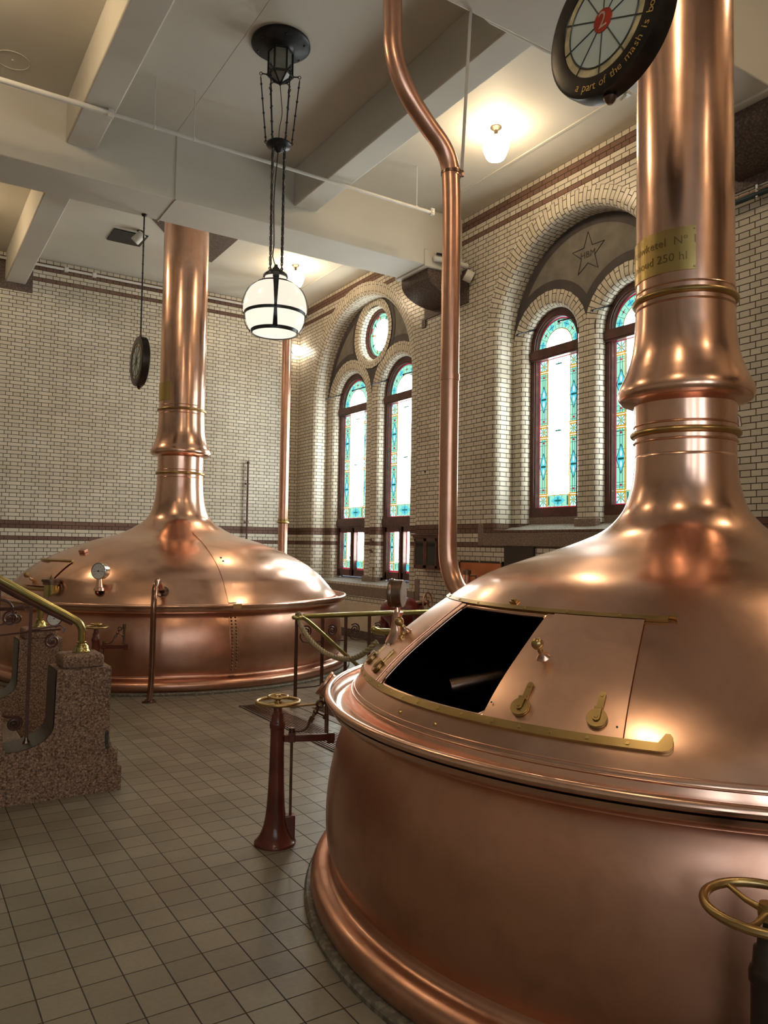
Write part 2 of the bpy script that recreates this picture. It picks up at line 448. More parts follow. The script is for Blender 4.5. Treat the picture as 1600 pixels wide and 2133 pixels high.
for key, b in BAYS.items():
    m = MB(); sweep(m, b['c'], b['zc'], b['Re'], b['z0'], fillet(.25, XW, X1+.03, .11), n=60)
    ss('trim_%d' % tn, m.build('trim', MAT['brick_arch'], smooth=40)); tn += 1
    for i, (c, r) in enumerate(b['sub']):
        cl = (b['c'], 99) if c > b['c'] else (-99, b['c'])
        m = MB(); sweep(m, c, b['zs'], r+b['e2'], b['z0'], fillet(b['e2'], X1, X2+.05, .10), clampy=cl, n=44)
        ss('trim_%d' % tn, m.build('trim', MAT['brick_arch'], smooth=40)); tn += 1
    # rendered tympanum
    xt = X1 + .012; Ri = b['Ri']; zl = b['zs']
    outer = [(b['c']+Ri+.02, zl)] + arc(b['c'], b['zc'], Ri+.02, 0, PI, 40) + [(b['c']-Ri-.02, zl)]
    for c, r in sorted(b['sub']): outer += arc(c, b['zs'], r+.10, PI, 0, 24)
    loops = [outer]
    ROSE = (12.68, 5.90, .50, .69)
    if key == 'far': loops.append(arc(ROSE[0], ROSE[1], .57, 0, 2*PI, 40)[:-1])
    m = MB(); m.flat(loops, lambda u, v: (xt, u, v)); ss('trim_%d' % tn, m.build('trim', MAT['tymp'], smooth=0)); tn += 1
    # painted border bands
    m = MB(); bw = .13
    def band(c, z, r0, r1, a0, a1, x, lim=None):
        A = arc(c, z, r0, a0, a1, 48); B = arc(c, z, r1, a0, a1, 48)
        keep = lambda p: math.hypot(p[0]-b['c'], p[1]-b['zc']) < Ri+.02 and (lim is None or lim(p))
        vs = [(x, *p) for p in A] + [(x, *p) for p in B]; n = len(A)
        fs = [(i, i+1, n+i+1, n+i) for i in range(n-1) if keep(A[i]) and keep(A[i+1])]
        m.add(vs, fs)
    m2 = m
    band(b['c'], b['zc'], Ri-bw, Ri+.015, 0, PI, xt-.003)
    for j_, (c, r) in enumerate(b['sub']):
        sgn = 1 if c > b['c'] else -1
        band(c, b['zs'], r+b['e2']-.02, r+b['e2']+bw, 0, PI, xt-.004-.0012*j_, lambda p: (p[0]-b['c'])*sgn > -.02)
    if key == 'far': band(ROSE[0], ROSE[1], .66, .69+.10, 0, 2*PI, xt-.0075, lambda p: p[1] > 5.2)
    ss('trim_%d' % tn, m.build('trim', MAT['tymp_dark'], smooth=0)); tn += 1
# rose surround
m = MB(); sweep(m, ROSE[0], ROSE[1], ROSE[3], 0, fillet(.19, X1-.01, X2+.05, .09), n=64, closed=True, a0=0, a1=2*PI)
ss('trim_%d' % tn, m.build('trim', MAT['brick_arch'], smooth=40)); tn += 1
# incised star and letters on the near tympanum
m = MB(); sc_, zc_ = 7.16, 5.74; R_, r_ = .30, .125
pts = [(sc_ + (R_ if i % 2 == 0 else r_)*math.sin(PI*i/5), zc_ + (R_ if i % 2 == 0 else r_)*math.cos(PI*i/5)) for i in range(10)]
m.tube([(X1+.009, *p) for p in pts], .007, 6, closed=True)
vs, fs = text_shapes('HBM', .13)
m.add([(X1+.006, sc_ - p.x, zc_ - .01 + p.y) for p in vs], fs)
ss('trim_%d' % tn, m.build('trim', MAT['ink'], smooth=0)); tn += 1
# sills: sloping granite slab and its front face
for (y0, y1, zf, zb, zl, ye) in ((5.40, 8.87, 1.955, 2.13, 1.77, 8.99), (10.62, 14.72, .985, 1.11, .80, 14.72)):
    m = MB(); m.prism([(XW-.02, zl), (X2+.10, zl), (X2+.10, zb), (XW+.02, zf), (XW-.02, zf)], (0,y0,0), (1,0,0), (0,0,1), (0,y1-y0,0))
    ss('trim_%d' % tn, m.build('trim', MAT['sill_granite'], smooth=0, bevel=.006)); tn += 1
    m = MB(); m.add([(XW+.02,y0,zf+.002),(X2+.1,y0,zb+.002),(X2+.1,y1,zb+.002),(XW+.02,y1,zf+.002)], [(0,1,2,3)])  # thin pale sheet on the slab carrying the painted window sheen
    ss('trim_%d' % tn, m.build('trim', MAT['sill_top'], smooth=0)); tn += 1
m = MB(); m.box(XW-.012, XW+.3, 8.87, 8.99, 1.77, 2.10); m.box(XW-.015, XW+.3, 10.50, 10.63, .80, 1.20)
m.box(X1-.012, X2+.06, 6.985, 7.375, 2.0, 2.16); m.box(X1-.012, X2+.06, 12.42, 12.94, 1.0, 1.15); m.box(X2-.02, X2+.08, 5.6, 8.6, 2.0, 2.205)
ss('trim_%d' % tn, m.build('trim', MAT['sill_granite'], smooth=35, bevel=.012)); tn += 1
# stone corbels under the beams with their wall blocks
for yc in (9.83, 4.34, -1.18):
    m = MB()
    pr = [(XW+.1, 6.06), (6.80, 6.06), (6.80, 5.97)] + [(6.80 + .62*(1-math.cos(PI/2*k/10)), 5.97 - .31*math.sin(PI/2*k/10)) for k in range(1, 11)] + [(XW+.1, 5.66)]
    m.prism(pr, (0, yc-.34, 0), (1,0,0), (0,0,1), (0,.68+.05,0))
    ss('trim_%d' % tn, m.build('trim', MAT['stone_brown'], smooth=25)); tn += 1
    m = MB(); m.box(XW-.018, XW+.1, yc-.56, yc+.62, 5.555, 6.10); m.box(XW-.018, XW+.1, yc+.58, yc+.69, 5.43, 5.58)
    ss('trim_%d' % tn, m.build('trim', MAT['stone_brown'], smooth=35, bevel=.006)); tn += 1
# brown stone blocks round the ends of the cross beams in the back wall
for x0 in (-4.36, -1.41, 1.54):
    m = MB(); m.box(x0-.12, x0+.46, YB-.012, YB+.05, 6.26, 6.86)
    ss('trim_%d' % tn, m.build('trim', MAT['stone_brown'], smooth=0)); tn += 1
# cream dado and dark base under the far window
m = MB(); m.box(XW-.025, XW+.01, 10.5, YB, .16, .66)
ss('trim_%d' % tn, m.build('trim', MAT['cream'], smooth=0)); tn += 1
m = MB(); m.box(XW-.03, XW, 5.0, YB, 0, .16); ss('baseboard_right', m.build('baseboard_right', MAT['stone_brown'], smooth=0))
# stairwell: granite walls, curb and steps going down
x0, x1, y0, y1 = WELL
m = MB(); m.box(x0-.02, x1, y1, y1+.20, -1.6, .004); m.box(x0-.02, x1, y0-.12, y0, -1.6, .004); m.box(x0-.10, x0+.0, y0-.12, y1+.20, -1.6, .005); m.box(x1, x1+.1, y0, y1, -1.6, 0)
ss('trim_%d' % tn, m.build('trim', MAT['sill_granite'], smooth=0)); tn += 1
m = MB()
for k in range(7): m.box(x0 + .26*k, x0 + .26*(k+1) + .02, y0, y1, -1.7, -.19*(k+1))
ss('trim_%d' % tn, m.build('trim', MAT['sill_granite'], smooth=0, bevel=.01)); tn += 1

# ---------------------------------------------------------------- stained glass windows
XG = X2 + .055
def P2(m, poly, mi, lay): m.prism([(0,0)]*0 or poly, (XG - lay*.0012, 0, 0), (0,1,0), (0,0,1), (.0006,0,0), mi) if False else m.flat([poly], lambda u, v: (XG - lay*.0012, u, v), mi, uv=False)
def RR(m, y0, y1, z0, z1, mi, lay=1): P2(m, [(y0,z0),(y1,z0),(y1,z1),(y0,z1)], mi, lay)
def LN(m, ya, za, yb, zb, w, mi, lay=4):
    d = Vector((yb-ya, zb-za)); L = d.length; d /= L; n = Vector((-d.y, d.x))*w/2
    P2(m, [(ya-n.x, za-n.y), (yb-n.x, zb-n.y), (yb+n.x, zb+n.y), (ya+n.x, za+n.y)], mi, lay)
def EL(m, y, z, a, b, mi, lay, n=14): P2(m, [(y + a*math.cos(2*PI*i/n), z + b*math.sin(2*PI*i/n)) for i in range(n)], mi, lay)
def DI(m, y, z, a, b, mi, lay): P2(m, [(y-a,z),(y,z-b),(y+a,z),(y,z+b)], mi, lay)
def cross(m, y, z, a, b, mi=5):
    LN(m, y-a, z, y+a, z, .022, mi, 5); LN(m, y, z-b, y, z+b, .018, mi, 5)
    for sy in (-1, 1):
        DI(m, y+sy*a*.75, z, a*.22, b*.2, mi, 6)
        LN(m, y+sy*a*.38, z-b*.4, y+sy*a*.38, z+b*.4, .008, 6, 6)
def petal_square(m, y0, y1, z0, z1):
    RR(m, y0, y1, z0, z1, 7, 1); cy = (y0+y1)/2; cz = (z0+z1)/2; w = y1-y0; h = z1-z0
    EL(m, cy, cz, w*.10, h*.10, 3, 5, 8)
    for sy in (-1, 1):
        EL(m, cy+sy*w*.26, cz+0, w*.18, h*.11, 2, 3); EL(m, cy, cz+sy*h*.26, w*.11, h*.2, 2, 3)
        for sz in (-1, 1):
            LN(m, cy+sy*w*.08, cz+sz*h*.08, cy+sy*w*.46, cz+sz*h*.46, .010, 6, 4)
            P2(m, [(cy+sy*w*.5, cz+sz*h*.5), (cy+sy*w*.26, cz+sz*h*.5), (cy+sy*w*.5, cz+sz*h*.22)], 1, 2)
    LN(m, cy, z0, cy, z1, .006, 5, 4); LN(m, y0, cz, y1, cz, .006, 5, 4)
def border_column(m, y0, y1, z0, z1):
    """cyan lozenge with a cross, green stripes, small red lozenges"""
    cy = (y0+y1)/2; w = y1-y0; cz = (z0+z1)/2; H = z1-z0
    RR(m, y0, y1, z0, z1, 2, 1)
    for s in (-1, 1): LN(m, cy+s*w*.13, z0, cy+s*w*.13, z1, .010, 5, 3); RR(m, cy+s*w*.13-.012, cy+s*w*.13+.012, z0, z1, 2, 2)
    hb = min(w*1.25, H*.3)
    DI(m, cy, cz, w*.49, hb, 1, 4)
    for (a, b, c, d) in ((-.49,0,0,hb),(.49,0,0,hb),(-.49,0,0,-hb),(.49,0,0,-hb)): LN(m, cy+a*w, cz, cy, cz+d, .009, 6, 5)
    for s in (-1, 1):
        EL(m, cy, cz+s*hb*.36, w*.09, hb*.22, 7, 5); DI(m, cy, cz + s*(H/2 - w*.42), w*.17, w*.11, 4, 5)
        LN(m, y0, cz+s*(H/2-w*.25), y1, cz+s*(H/2-w*.25), .006, 5, 4); LN(m, y0, cz+s*(H/2-w*.65), y1, cz+s*(H/2-w*.65), .006, 5, 4)
    LN(m, cy-w*.3, cz, cy+w*.3, cz, .03, 5, 6); LN(m, cy-w*.34, cz, cy+w*.34, cz, .008, 6, 7)
def amber_v(m, y, z0, z1):
    LN(m, y-.012, z0, y-.012, z1, .015, 3, 6); LN(m, y+.012, z0, y+.012, z1, .015, 3, 6); LN(m, y, z0, y, z1, .004, 6, 7)
def amber_h(m, y0, y1, z):
    LN(m, y0, z-.014, y1, z-.014, .020, 3, 6); LN(m, y0, z+.014, y1, z+.014, .020, 3, 6); LN(m, y0, z, y1, z, .004, 6, 7)
def tall_panel(m, y0, y1, z0, z1, midrow, sides=(1,1)):
    RR(m, y0-.02, y1+.02, z0-.02, z1+.02, 4, -1); RR(m, y0, y1, z0, z1, 0, 0)
    w = y1-y0; bw = w*.21; sq = bw*1.05
    zm = (z0+z1)/2 + .02
    for k, (a, b) in enumerate(((y0, y0+bw), (y1-bw, y1))):
        petal_square(m, a, b, z0, z0+sq); petal_square(m, a, b, z1-sq, z1); petal_square(m, a, b, zm-sq/2, zm+sq/2)
        border_column(m, a, b, z0+sq+.012, zm-sq/2-.012); border_column(m, a, b, zm+sq/2+.012, z1-sq-.012)
        for z in (z0+sq, z1-sq, zm-sq/2, zm+sq/2): amber_h(m, a, b, z)
    ya, yb = y0+bw, y1-bw; c = (ya+yb)/2; cw = yb-ya
    amber_v(m, ya, z0, z1); amber_v(m, yb, z0, z1)
    RR(m, ya, yb, z0, z0+sq, 2, 1); LN(m, ya, z0+sq, yb, z0+sq, .012, 3, 3)
    DI(m, c, z0+sq/2, cw*.33, sq*.48, 1, 3); cross(m, c, z0+sq/2, cw*.16, sq*.3)
    for s in (-1, 1): RR(m, c+s*cw*.42-.012, c+s*cw*.42+.012, z0+sq*.1, z0+sq*.9, 5, 4)
    for z in (zm, z1-sq/2): cross(m, c, z, cw*.15, sq*.3)
    for s in (-1, 1): LN(m, c+s*cw*.17, z0, c+s*cw*.17, z1, .006, 6, 2)
    for k in range(1, 9):
        z = z0 + (z1-z0)*k/9; LN(m, y0, z, y1, z, .006, 6, 2)
def arch_light(m, c, z0, r):
    A = arc(c, z0, r+.02, 0, PI, 30); P2(m, [(c+r+.02, z0-.0)] + A + [(c-r-.02, z0)], 4, -1)
    P2(m, arc(c, z0, r, 0, PI, 30), 2, 0)
    for k in range(7):
        a = PI*(k+.5)/7
        p = (c + r*.83*math.cos(a), z0 + r*.83*math.sin(a)); e = Vector((math.cos(a), math.sin(a))); n = Vector((-e.y, e.x))
        s = r*.13
        if k % 2 == 0: P2(m, [(p[0]+n.x*s*1.3, p[1]+n.y*s*1.3), (p[0]+e.x*s, p[1]+e.y*s), (p[0]-n.x*s*1.3, p[1]-n.y*s*1.3), (p[0]-e.x*s, p[1]-e.y*s)], 1, 2)
        else: P2(m, [(p[0]+n.x*s*.4, p[1]+n.y*s*.4), (p[0]+e.x*s*.4, p[1]+e.y*s*.4), (p[0]-n.x*s*.4, p[1]-n.y*s*.4), (p[0]-e.x*s*.4, p[1]-e.y*s*.4)], 4, 3)
        LN(m, p[0]-n.x*s*.9, p[1]-n.y*s*.9, p[0]+n.x*s*.9, p[1]+n.y*s*.9, .01, 5, 3)
    for k in range(15):
        a = PI*k/14; LN(m, c+r*.64*math.cos(a), z0+r*.64*math.sin(a), c+r*math.cos(a), z0+r*math.sin(a), .005, 6, 3)
    P2(m, arc(c, z0, r*.64, 0, PI, 24), 0, 4)
    for rr, w_, mi in ((.645, .012, 3), (.66, .006, 6), (.98, .010, 5)):
        q = arc(c, z0, r*rr, 0, PI, 24)
        for i in range(24): LN(m, *q[i], *q[i+1], w_, mi, 5)
def casement_panel(m, y0, y1, z0, z1, outer):
    """outer: +1 border on the high-y side, -1 on the low-y side"""
    RR(m, y0-.02, y1+.02, z0-.03, z1+.01, 4, -1); RR(m, y0, y1, z0, z1, 0, 0)
    w = y1-y0; bw = w*.36; sq = w*.40
    a, b = (y1-bw, y1) if outer > 0 else (y0, y0+bw)
    petal_square(m, a, b, z0, z0+sq); border_column(m, a, b, z0+sq+.01, z1); amber_h(m, a, b, z0+sq)
    yv = a if outer > 0 else b; amber_v(m, yv, z0, z1)
    c0, c1 = (y0, a) if outer > 0 else (b, y1)
    RR(m, c0, c1, z0, z0+sq, 2, 1); LN(m, c0, z0+sq, c1, z0+sq, .01, 3, 3)
    DI(m, (c0 if outer > 0 else c1), z0+sq/2, (c1-c0)*.5, sq*.4, 1, 3); RR(m, (a-.07 if outer > 0 else b+.05), (a-.05 if outer > 0 else b+.07), z0+.03, z0+sq-.03, 5, 4)
    LN(m, (c0+c1)/2, z0, (c0+c1)/2, z1, .004, 6, 4)
    for k in range(1, 7): LN(m, c0, z0+(z1-z0)*k/6.3, c1, z0+(z1-z0)*k/6.3, .004, 6, 4)

XF0, XF1 = X2 - .01, X2 + .09
def wbox(m, y0, y1, z0, z1, x0=XF0, x1=XF1): m.box(x0, x1, y0, y1, z0, z1)
win_n = 1
def window(kind, c, r, zs, zb, fw, tr, casement):
    """arched window: frame, transom, leaded glass, stay bars"""
    global win_n
    root = bpy.data.objects.new('window_%d' % win_n, None); win_n += 1; col.objects.link(root); root.location = (X2, c, zb); root['kind'] = 'structure'
    m = MB(); N = 36
    o = [(c+r+.03, zb)] + arc(c, zs, r+.03, 0, PI, N) + [(c-r-.03, zb)]
    i_ = [(c+r-fw, zb)] + arc(c, zs, r-fw, 0, PI, N) + [(c-r+fw, zb)]
    n = len(o)
    vs = [(XF0, *p) for p in o] + [(XF0, *p) for p in i_] + [(XG+.01, *p) for p in i_]
    fs = [(k, k+1, n+k+1, n+k) for k in range(n-1)] + [(n+k, n+k+1, 2*n+k+1, 2*n+k) for k in range(n-1)]
    m.add(vs, fs)
    # inner step moulding
    q = [(c+r-fw+.03, zb)] + arc(c, zs, r-fw+.03, 0, PI, N) + [(c-r+fw-.03, zb)]
    m.tube([(XF0-.004, *p) for p in q], .008, 6)
    for a, b in tr: wbox(m, c-r, c+r, a, b, XF0-.02, XF1); wbox(m, c-r, c+r, a+.03, b-.03, XF0-.035, XF0)
    if casement:
        z0, z1 = zb+.02, tr[-1][0]
        wbox(m, c-r+fw-.03, c+r-fw+.03, z0, z0+.13, XF0-.012); wbox(m, c-r+fw-.03, c+r-fw+.03, z1-.09, z1, XF0-.012)
        wbox(m, c-.075, c+.075, z0, z1, XF0-.012); wbox(m, c-.02, c+.02, z0, z1, XF0-.03)
        for s in (-1, 1): wbox(m, *(sorted((c+s*(r-fw-.02), c+s*(r-fw+.035)))), z0, z1, XF0-.012)
    else: wbox(m, c-r, c+r, zb, zb+.13, XF0-.012)
    m.build('window_frame', MAT['wood'], root, 30)
    g = MB(); gy0, gy1 = c-r+fw+.008, c+r-fw-.008
    zt = tr[0]
    arch_light(g, c, zt[1]+.0, r-fw) if abs(zt[1]-zs) < .05 else arch_light(g, c, zs, r-fw)
    if casement:
        tall_panel(g, gy0+.02, gy1-.02, tr[1][1]+.02, zt[0]-.01, 1)
        z0, z1 = zb+.15, tr[1][0]-.09
        casement_panel(g, c+.095, gy1-.03, z0+.03, z1-.01, 1); casement_panel(g, gy0+.03, c-.095, z0+.03, z1-.01, -1)
    else: tall_panel(g, gy0+.02, gy1-.02, zb+.15, zt[0]-.01, 1)
    g.build('stained_glass', GL, root, 0)
    # two iron stay bars
    for s in (-1, 1):
        k = MB(); yy = c + s*(r-.10); zz = zs + .28
        k.tube([(X2+.0, yy, zz+.02), (XW+.10, yy-.03, zz-.13)], .011, 8); k.ball((XW+.10, yy-.03, zz-.135), .019)
        k.build('stay_bar', MAT['iron_black'], root)
    if casement:
        k = MB(); zz = (zb + tr[-1][0])/2 - .03
        k.tube([(XF0-.03, c+.01, zz), (XF0-.07, c+.01, zz), (XF0-.075, c-.01, zz-.03), (XF0-.075, c-.03, zz-.12)], .009, 8)
        k.build('window_handle', MAT['steel'], root)
    return root
bn, bf = BAYS['near'], BAYS['far']
for c, r in bn['sub']: window('near', c, r, bn['zs'], 2.2, .11, [(4.50, 4.66)], False)
for c, r in bf['sub']: window('far', c, r, bf['zs'], 1.10, .12, [(4.46, 4.62), (2.10, 2.29)], True)
# round rose window
root = bpy.data.objects.new('window_%d' % win_n, None); col.objects.link(root); root.location = (X2, ROSE[0], ROSE[1]); root['kind'] = 'structure'
m = MB(); m.lathe([(.52, 0), (.46, 0), (.45, .02), (.42, .02), (.42, .07)], (XF0, ROSE[0], ROSE[1]), (1,0,0), 56)
m.build('window_frame', MAT['wood'], root)
g = MB(); yc, zc = ROSE[0], ROSE[1]; r = .42
P2(g, arc(yc, zc, r, 0, 2*PI, 48)[:-1], 2, 0); P2(g, arc(yc, zc, r*.76, 0, 2*PI, 40)[:-1], 0, 1)
for k in range(10):
    a = 2*PI*k/10 + .15; e = (math.cos(a), math.sin(a)); n = (-e[1], e[0])
    P2(g, [(yc+e[0]*r*.28, zc+e[1]*r*.28), (yc+e[0]*r*.9 - n[0]*.022, zc+e[1]*r*.9 - n[1]*.022), (yc+e[0]*r*.9 + n[0]*.022, zc+e[1]*r*.9 + n[1]*.022)], 5 if k % 2 else 3, 3)
    LN(g, yc+e[0]*r*.28, zc+e[1]*r*.28, yc+e[0]*r, zc+e[1]*r, .006, 6, 4)
for rr, w_, mi in ((.76, .008, 6), (.88, .008, 5), (.28, .012, 3), (.18, .01, 3), (.98, .02, 2)):
    q = arc(yc, zc, r*rr, 0, 2*PI, 40)
    for i in range(40): LN(g, *q[i], *q[i+1], w_, mi, 4)
for k in range(4):
    a0 = (.25, 1.05, 3.6, 4.6)[k]; q = arc(yc, zc, r*.95, a0, a0+.3, 6)
    for i in range(6): LN(g, *q[i], *q[i+1], .035, 4, 5)
g.build('stained_glass', GL, root, 0)

# unseen daylight windows added behind the camera for cool highlights on the copper
for wx in (-3.4, -.9, 1.6):
    root = bpy.data.objects.new('window_%d' % (win_n+1), None); win_n += 1; col.objects.link(root); root.location = (wx, YF, 2.3); root['kind'] = 'structure'
    m = MB()
    for a, b, c_, d in ((wx-.75,wx-.65,2.2,5.0),(wx+.65,wx+.75,2.2,5.0),(wx-.75,wx+.75,2.2,2.32),(wx-.75,wx+.75,4.9,5.0),(wx-.03,wx+.03,2.2,5.0),(wx-.75,wx+.75,3.9,3.98)): m.box(a, b, YF+.01, YF+.09, c_, d)
    m.build('window_frame', MAT['wood'], root, 0)
    m = MB(); m.add([(wx-.66,YF+.03,2.3),(wx+.66,YF+.03,2.3),(wx+.66,YF+.03,4.92),(wx-.66,YF+.03,4.92)], [(0,1,2,3)]); m.build('window_glass', MAT['day'], root, 0)
# ================================================================ KETTLES
def hull(kind):
    if kind == 'near':
        c = (3.58, 2.60)
        dome = sp2([(1.775,1.0),(1.70,1.10),(1.60,1.205),(1.489,1.30),(1.29,1.452),(1.06,1.60),(.80,1.70),(.57,1.78),(.415,1.855),(.325,1.95),(.285,2.05),(.266,2.15),(.258,2.26)], .02)
        lower = [(1.865,.195),(1.885,.27),(1.893,.35),(1.890,.47),(1.872,.60),(1.845,.72),(1.80,.84),(1.765,.90)]
        rim = [(1.775,1.0),(1.780,.985),(1.79,.955),(1.81,.94),(1.84,.938),(1.865,.95),(1.882,.972)]
        under = [(1.895,.955),(1.878,.925),(1.85,.905),(1.80,.893),(1.765,.893)]
        lip = (1.892, .982, .020)
        ring = [(1.85,.215),(1.858,.20),(1.868,.165),(1.885,.150),(1.925,.140),(1.955,.118),(1.965,.09),(1.960,.055),(1.945,.03),(1.80,.03)]
        curb = 1.995
        neck = [(.2585,2.255),(.2585,2.33),(.260,2.42),(.262,2.50),(.264,2.535)]
        bell = [(.264,2.525),(.30,2.535),(.335,2.55),(.350,2.58),(.343,2.62),(.325,2.66),(.30,2.72),(.276,2.80),(.262,2.90),(.256,3.0),(.254,3.06),(.254,3.12)]
        rings = [(2.37, .266, .017), (3.09, .257, .017)]
        seams = [(2.325,.265),(2.415,.264),(3.045,.257),(3.135,.256)]
        chim = [(.254,3.10),(.252,3.5),(.248,4.5),(.246,6.93)]
    else:
        c = (3.54, 11.12)
        dome = sp2([(2.315,1.02),(2.25,1.10),(2.16,1.20),(2.068,1.30),(1.868,1.45),(1.579,1.60),(1.199,1.752),(.836,1.86),(.635,1.955),(.450,2.10),(.368,2.30),(.340,2.50),(.330,2.68)], .03)
        lower = [(2.37,.20),(2.40,.30),(2.41,.42),(2.40,.58),(2.37,.74),(2.33,.86),(2.30,.92)]
        rim = [(2.315,1.02),(2.32,.99),(2.34,.975),(2.38,.972),(2.42,.985),(2.445,1.003)]
        under = [(2.455,.985),(2.44,.95),(2.40,.93),(2.34,.915),(2.30,.915)]
        lip = (2.452, 1.008, .022)
        ring = [(2.355,.225),(2.365,.205),(2.375,.175),(2.41,.16),(2.455,.145),(2.485,.115),(2.49,.085),(2.48,.05),(2.46,.03),(2.3,.03)]
        curb = 2.54
        neck = [(.330,2.68),(.328,2.75),(.326,2.85),(.326,2.95),(.328,3.0)]
        bell = [(.328,2.99),(.37,3.0),(.415,3.02),(.435,3.055),(.425,3.10),(.395,3.16),(.365,3.25),(.345,3.35),(.334,3.5),(.330,3.62),(.328,3.72)]
        rings = [(2.75, .336, .020), (3.68, .336, .020)]
        seams = [(2.69,.334),(2.80,.332),(3.62,.333),(3.74,.331)]
        chim = [(.328,3.70),(.328,4.2),(.326,5.5),(.324,6.93)]
    return dict(c=c, dome=dome, lower=lower, rim=rim, under=under, lip=lip, ring=ring, curb=curb, neck=neck, bell=bell, rings=rings, seams=seams, chim=chim)

def dome_r(H, z):
    d = H['dome']
    for (r0, z0), (r1, z1) in zip(d, d[1:]):
        if z0 <= z <= z1: return r0 + (r1-r0)*(z-z0)/(z1-z0)
    return d[0][0] if z < d[0][1] else d[-1][0]
def dome_frame(H, th, z, off=0.0):
    """point on the dome, outward normal, horizontal tangent, up-slope tangent (th in degrees)"""
    a = math.radians(th); e = Vector((math.cos(a), math.sin(a), 0)); t = Vector((-math.sin(a), math.cos(a), 0))
    dr = (dome_r(H, z+.02) - dome_r(H, z-.02))/.04
    s = (e*dr + Vector((0,0,1))).normalized()
    n = (e - Vector((0,0,1))*dr).normalized()
    p = Vector((H['c'][0], H['c'][1], z)) + e*dome_r(H, z) + n*off
    return p, n, t, s

MAT['soot'] = plain('soot_dark_lining', (.012,.010,.010), .55, 0, .3, 4)  # near-black colour paints the shade inside the near kettle
def kettle(kind, label, root_name='brew_kettle'):
    H = hull(kind); cx, cy_ = H['c']; c = (cx, cy_, 0)
    root = thing(root_name, label, 'kettle', (cx, cy_, 0))
    N = 160
    cop = MAT['copper']; cod = MAT['copper_dark']
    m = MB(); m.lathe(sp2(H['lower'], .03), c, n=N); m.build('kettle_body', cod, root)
    m = MB(); m.lathe(sp2(H['rim'], .01) , c, n=N)
    m.lathe(sp2(H['under'], .01), c, n=N); R, z, r = H['lip']; m.torus((cx, cy_, z), R, r, n=N, m=14)
    m.build('gutter_rim', cop, root, 60)
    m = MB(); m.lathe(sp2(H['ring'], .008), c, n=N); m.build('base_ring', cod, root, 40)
    m = MB(); m.lathe([(H['curb']-.12, .032), (H['curb']-.012, .032), (H['curb'], .02), (H['curb'], 0)], c, n=N); m.build('tile_curb', MAT['curb'], root, 30)
    # dome with the hatch opening
    D = H['dome']
    if kind == 'near':
        ta, tb = math.radians(164.6), math.radians(191.0); za, zb = 1.114, 1.462
        zs = sorted(set([z for r, z in D if abs(z-za) > .006 and abs(z-zb) > .006] + [za, za+.018, zb-.012, zb]))
        P = [(dome_r(H, z), z) for z in zs]
        ths = [ta + (tb-ta)*k/26 for k in range(27)] + [tb + (2*PI-(tb-ta))*k/190 for k in range(1, 190)]
        m = MB(); L = len(P)
        for a in ths:
            for r, z in P: m.v.append((cx + r*math.cos(a), cy_ + r*math.sin(a), z))
        n = len(ths)
        for k in range(n):
            k2 = (k+1) % n
            for i in range(L-1):
                if k < 26 and za-1e-6 <= zs[i] < zb-1e-6:
                    corner = k in (0, 25) and (abs(zs[i]-za) < 1e-6 or abs(zs[i+1]-zb) < 1e-6)
                    if corner:
                        q = [k*L+i, k2*L+i, k2*L+i+1, k*L+i+1]
                        low = abs(zs[i]-za) < 1e-6
                        drop = (2 if k == 0 else 3) if low else (1 if k == 0 else 0)
                        q.pop(drop); m.f.append(tuple(q)); m.mi.append(0)
                    continue
                m.f.append((k*L+i, k2*L+i, k2*L+i+1, k*L+i+1)); m.mi.append(0)
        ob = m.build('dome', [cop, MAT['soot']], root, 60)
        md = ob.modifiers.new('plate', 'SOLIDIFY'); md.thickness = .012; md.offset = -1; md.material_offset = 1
        m = MB(); m.lathe([(0,.60),(1.70,.60),(1.76,.80),(1.745,.98),(1.76,1.0)], c, n=80); m.build('inner_lining', MAT['soot'], root, 40)  # added shell, coloured dark for the shade seen through the hatch
    else:
        m = MB(); m.lathe(D, c, n=N); m.build('dome', cop, root, 60)
    m = MB(); m.lathe(sp2(H['neck'], .02), c, n=72); m.build('neck', cop, root, 60)
    m = MB(); m.lathe(sp2(H['bell'], .012), c, n=72); m.build('neck_bell', cop, root, 60)
    m = MB(); m.lathe(sp2(H['chim'], .1), c, n=72); m.build('flue', cop, root, 60)
    for z, R, r in H['rings']:
        m = MB(); m.torus((cx, cy_, z), R, r, n=72, m=14); m.build('brass_band', MAT['brass'], root, 80)
    for z, R in H['seams']: m = MB(); m.torus((cx, cy_, z), R-.004, .0065, n=72, m=8); m.build('seam_bead', cop, root, 80)
    return root, H

near, HN = kettle('near', 'large copper brew kettle with open sliding hatch and tall flue, closest kettle')
far, HF = kettle('far', 'copper brew kettle with riveted side strap standing before the back wall')

def shell(m, H, th0, th1, z0, z1, off, thick=.004, nt=24, nz=16):
    """curved plate following the dome"""
    A = []; B = []
    for i in range(nt+1):
        for j in range(nz+1):
            th = th0 + (th1-th0)*i/nt; z = z0 + (z1-z0)*j/nz
            p, n, t, s = dome_frame(H, th, z); A.append(p + n*(off+thick)); B.append(p + n*off)
    W = nz+1; fs = []; q = len(A)
    for i in range(nt):
        for j in range(nz):
            fs.append((i*W+j, (i+1)*W+j, (i+1)*W+j+1, i*W+j+1)); fs.append((q+i*W+j+1, q+(i+1)*W+j+1, q+(i+1)*W+j, q+i*W+j))
    edge = [(i*W, (i+1)*W) for i in range(nt)] + [((i+1)*W+nz, i*W+nz) for i in range(nt)] + [(j+1, j) for j in range(nz)] + [(nt*W+j, nt*W+j+1) for j in range(nz)]
    for a, b in edge: fs.append((b, a, q+a, q+b))
    m.add(A+B, fs)
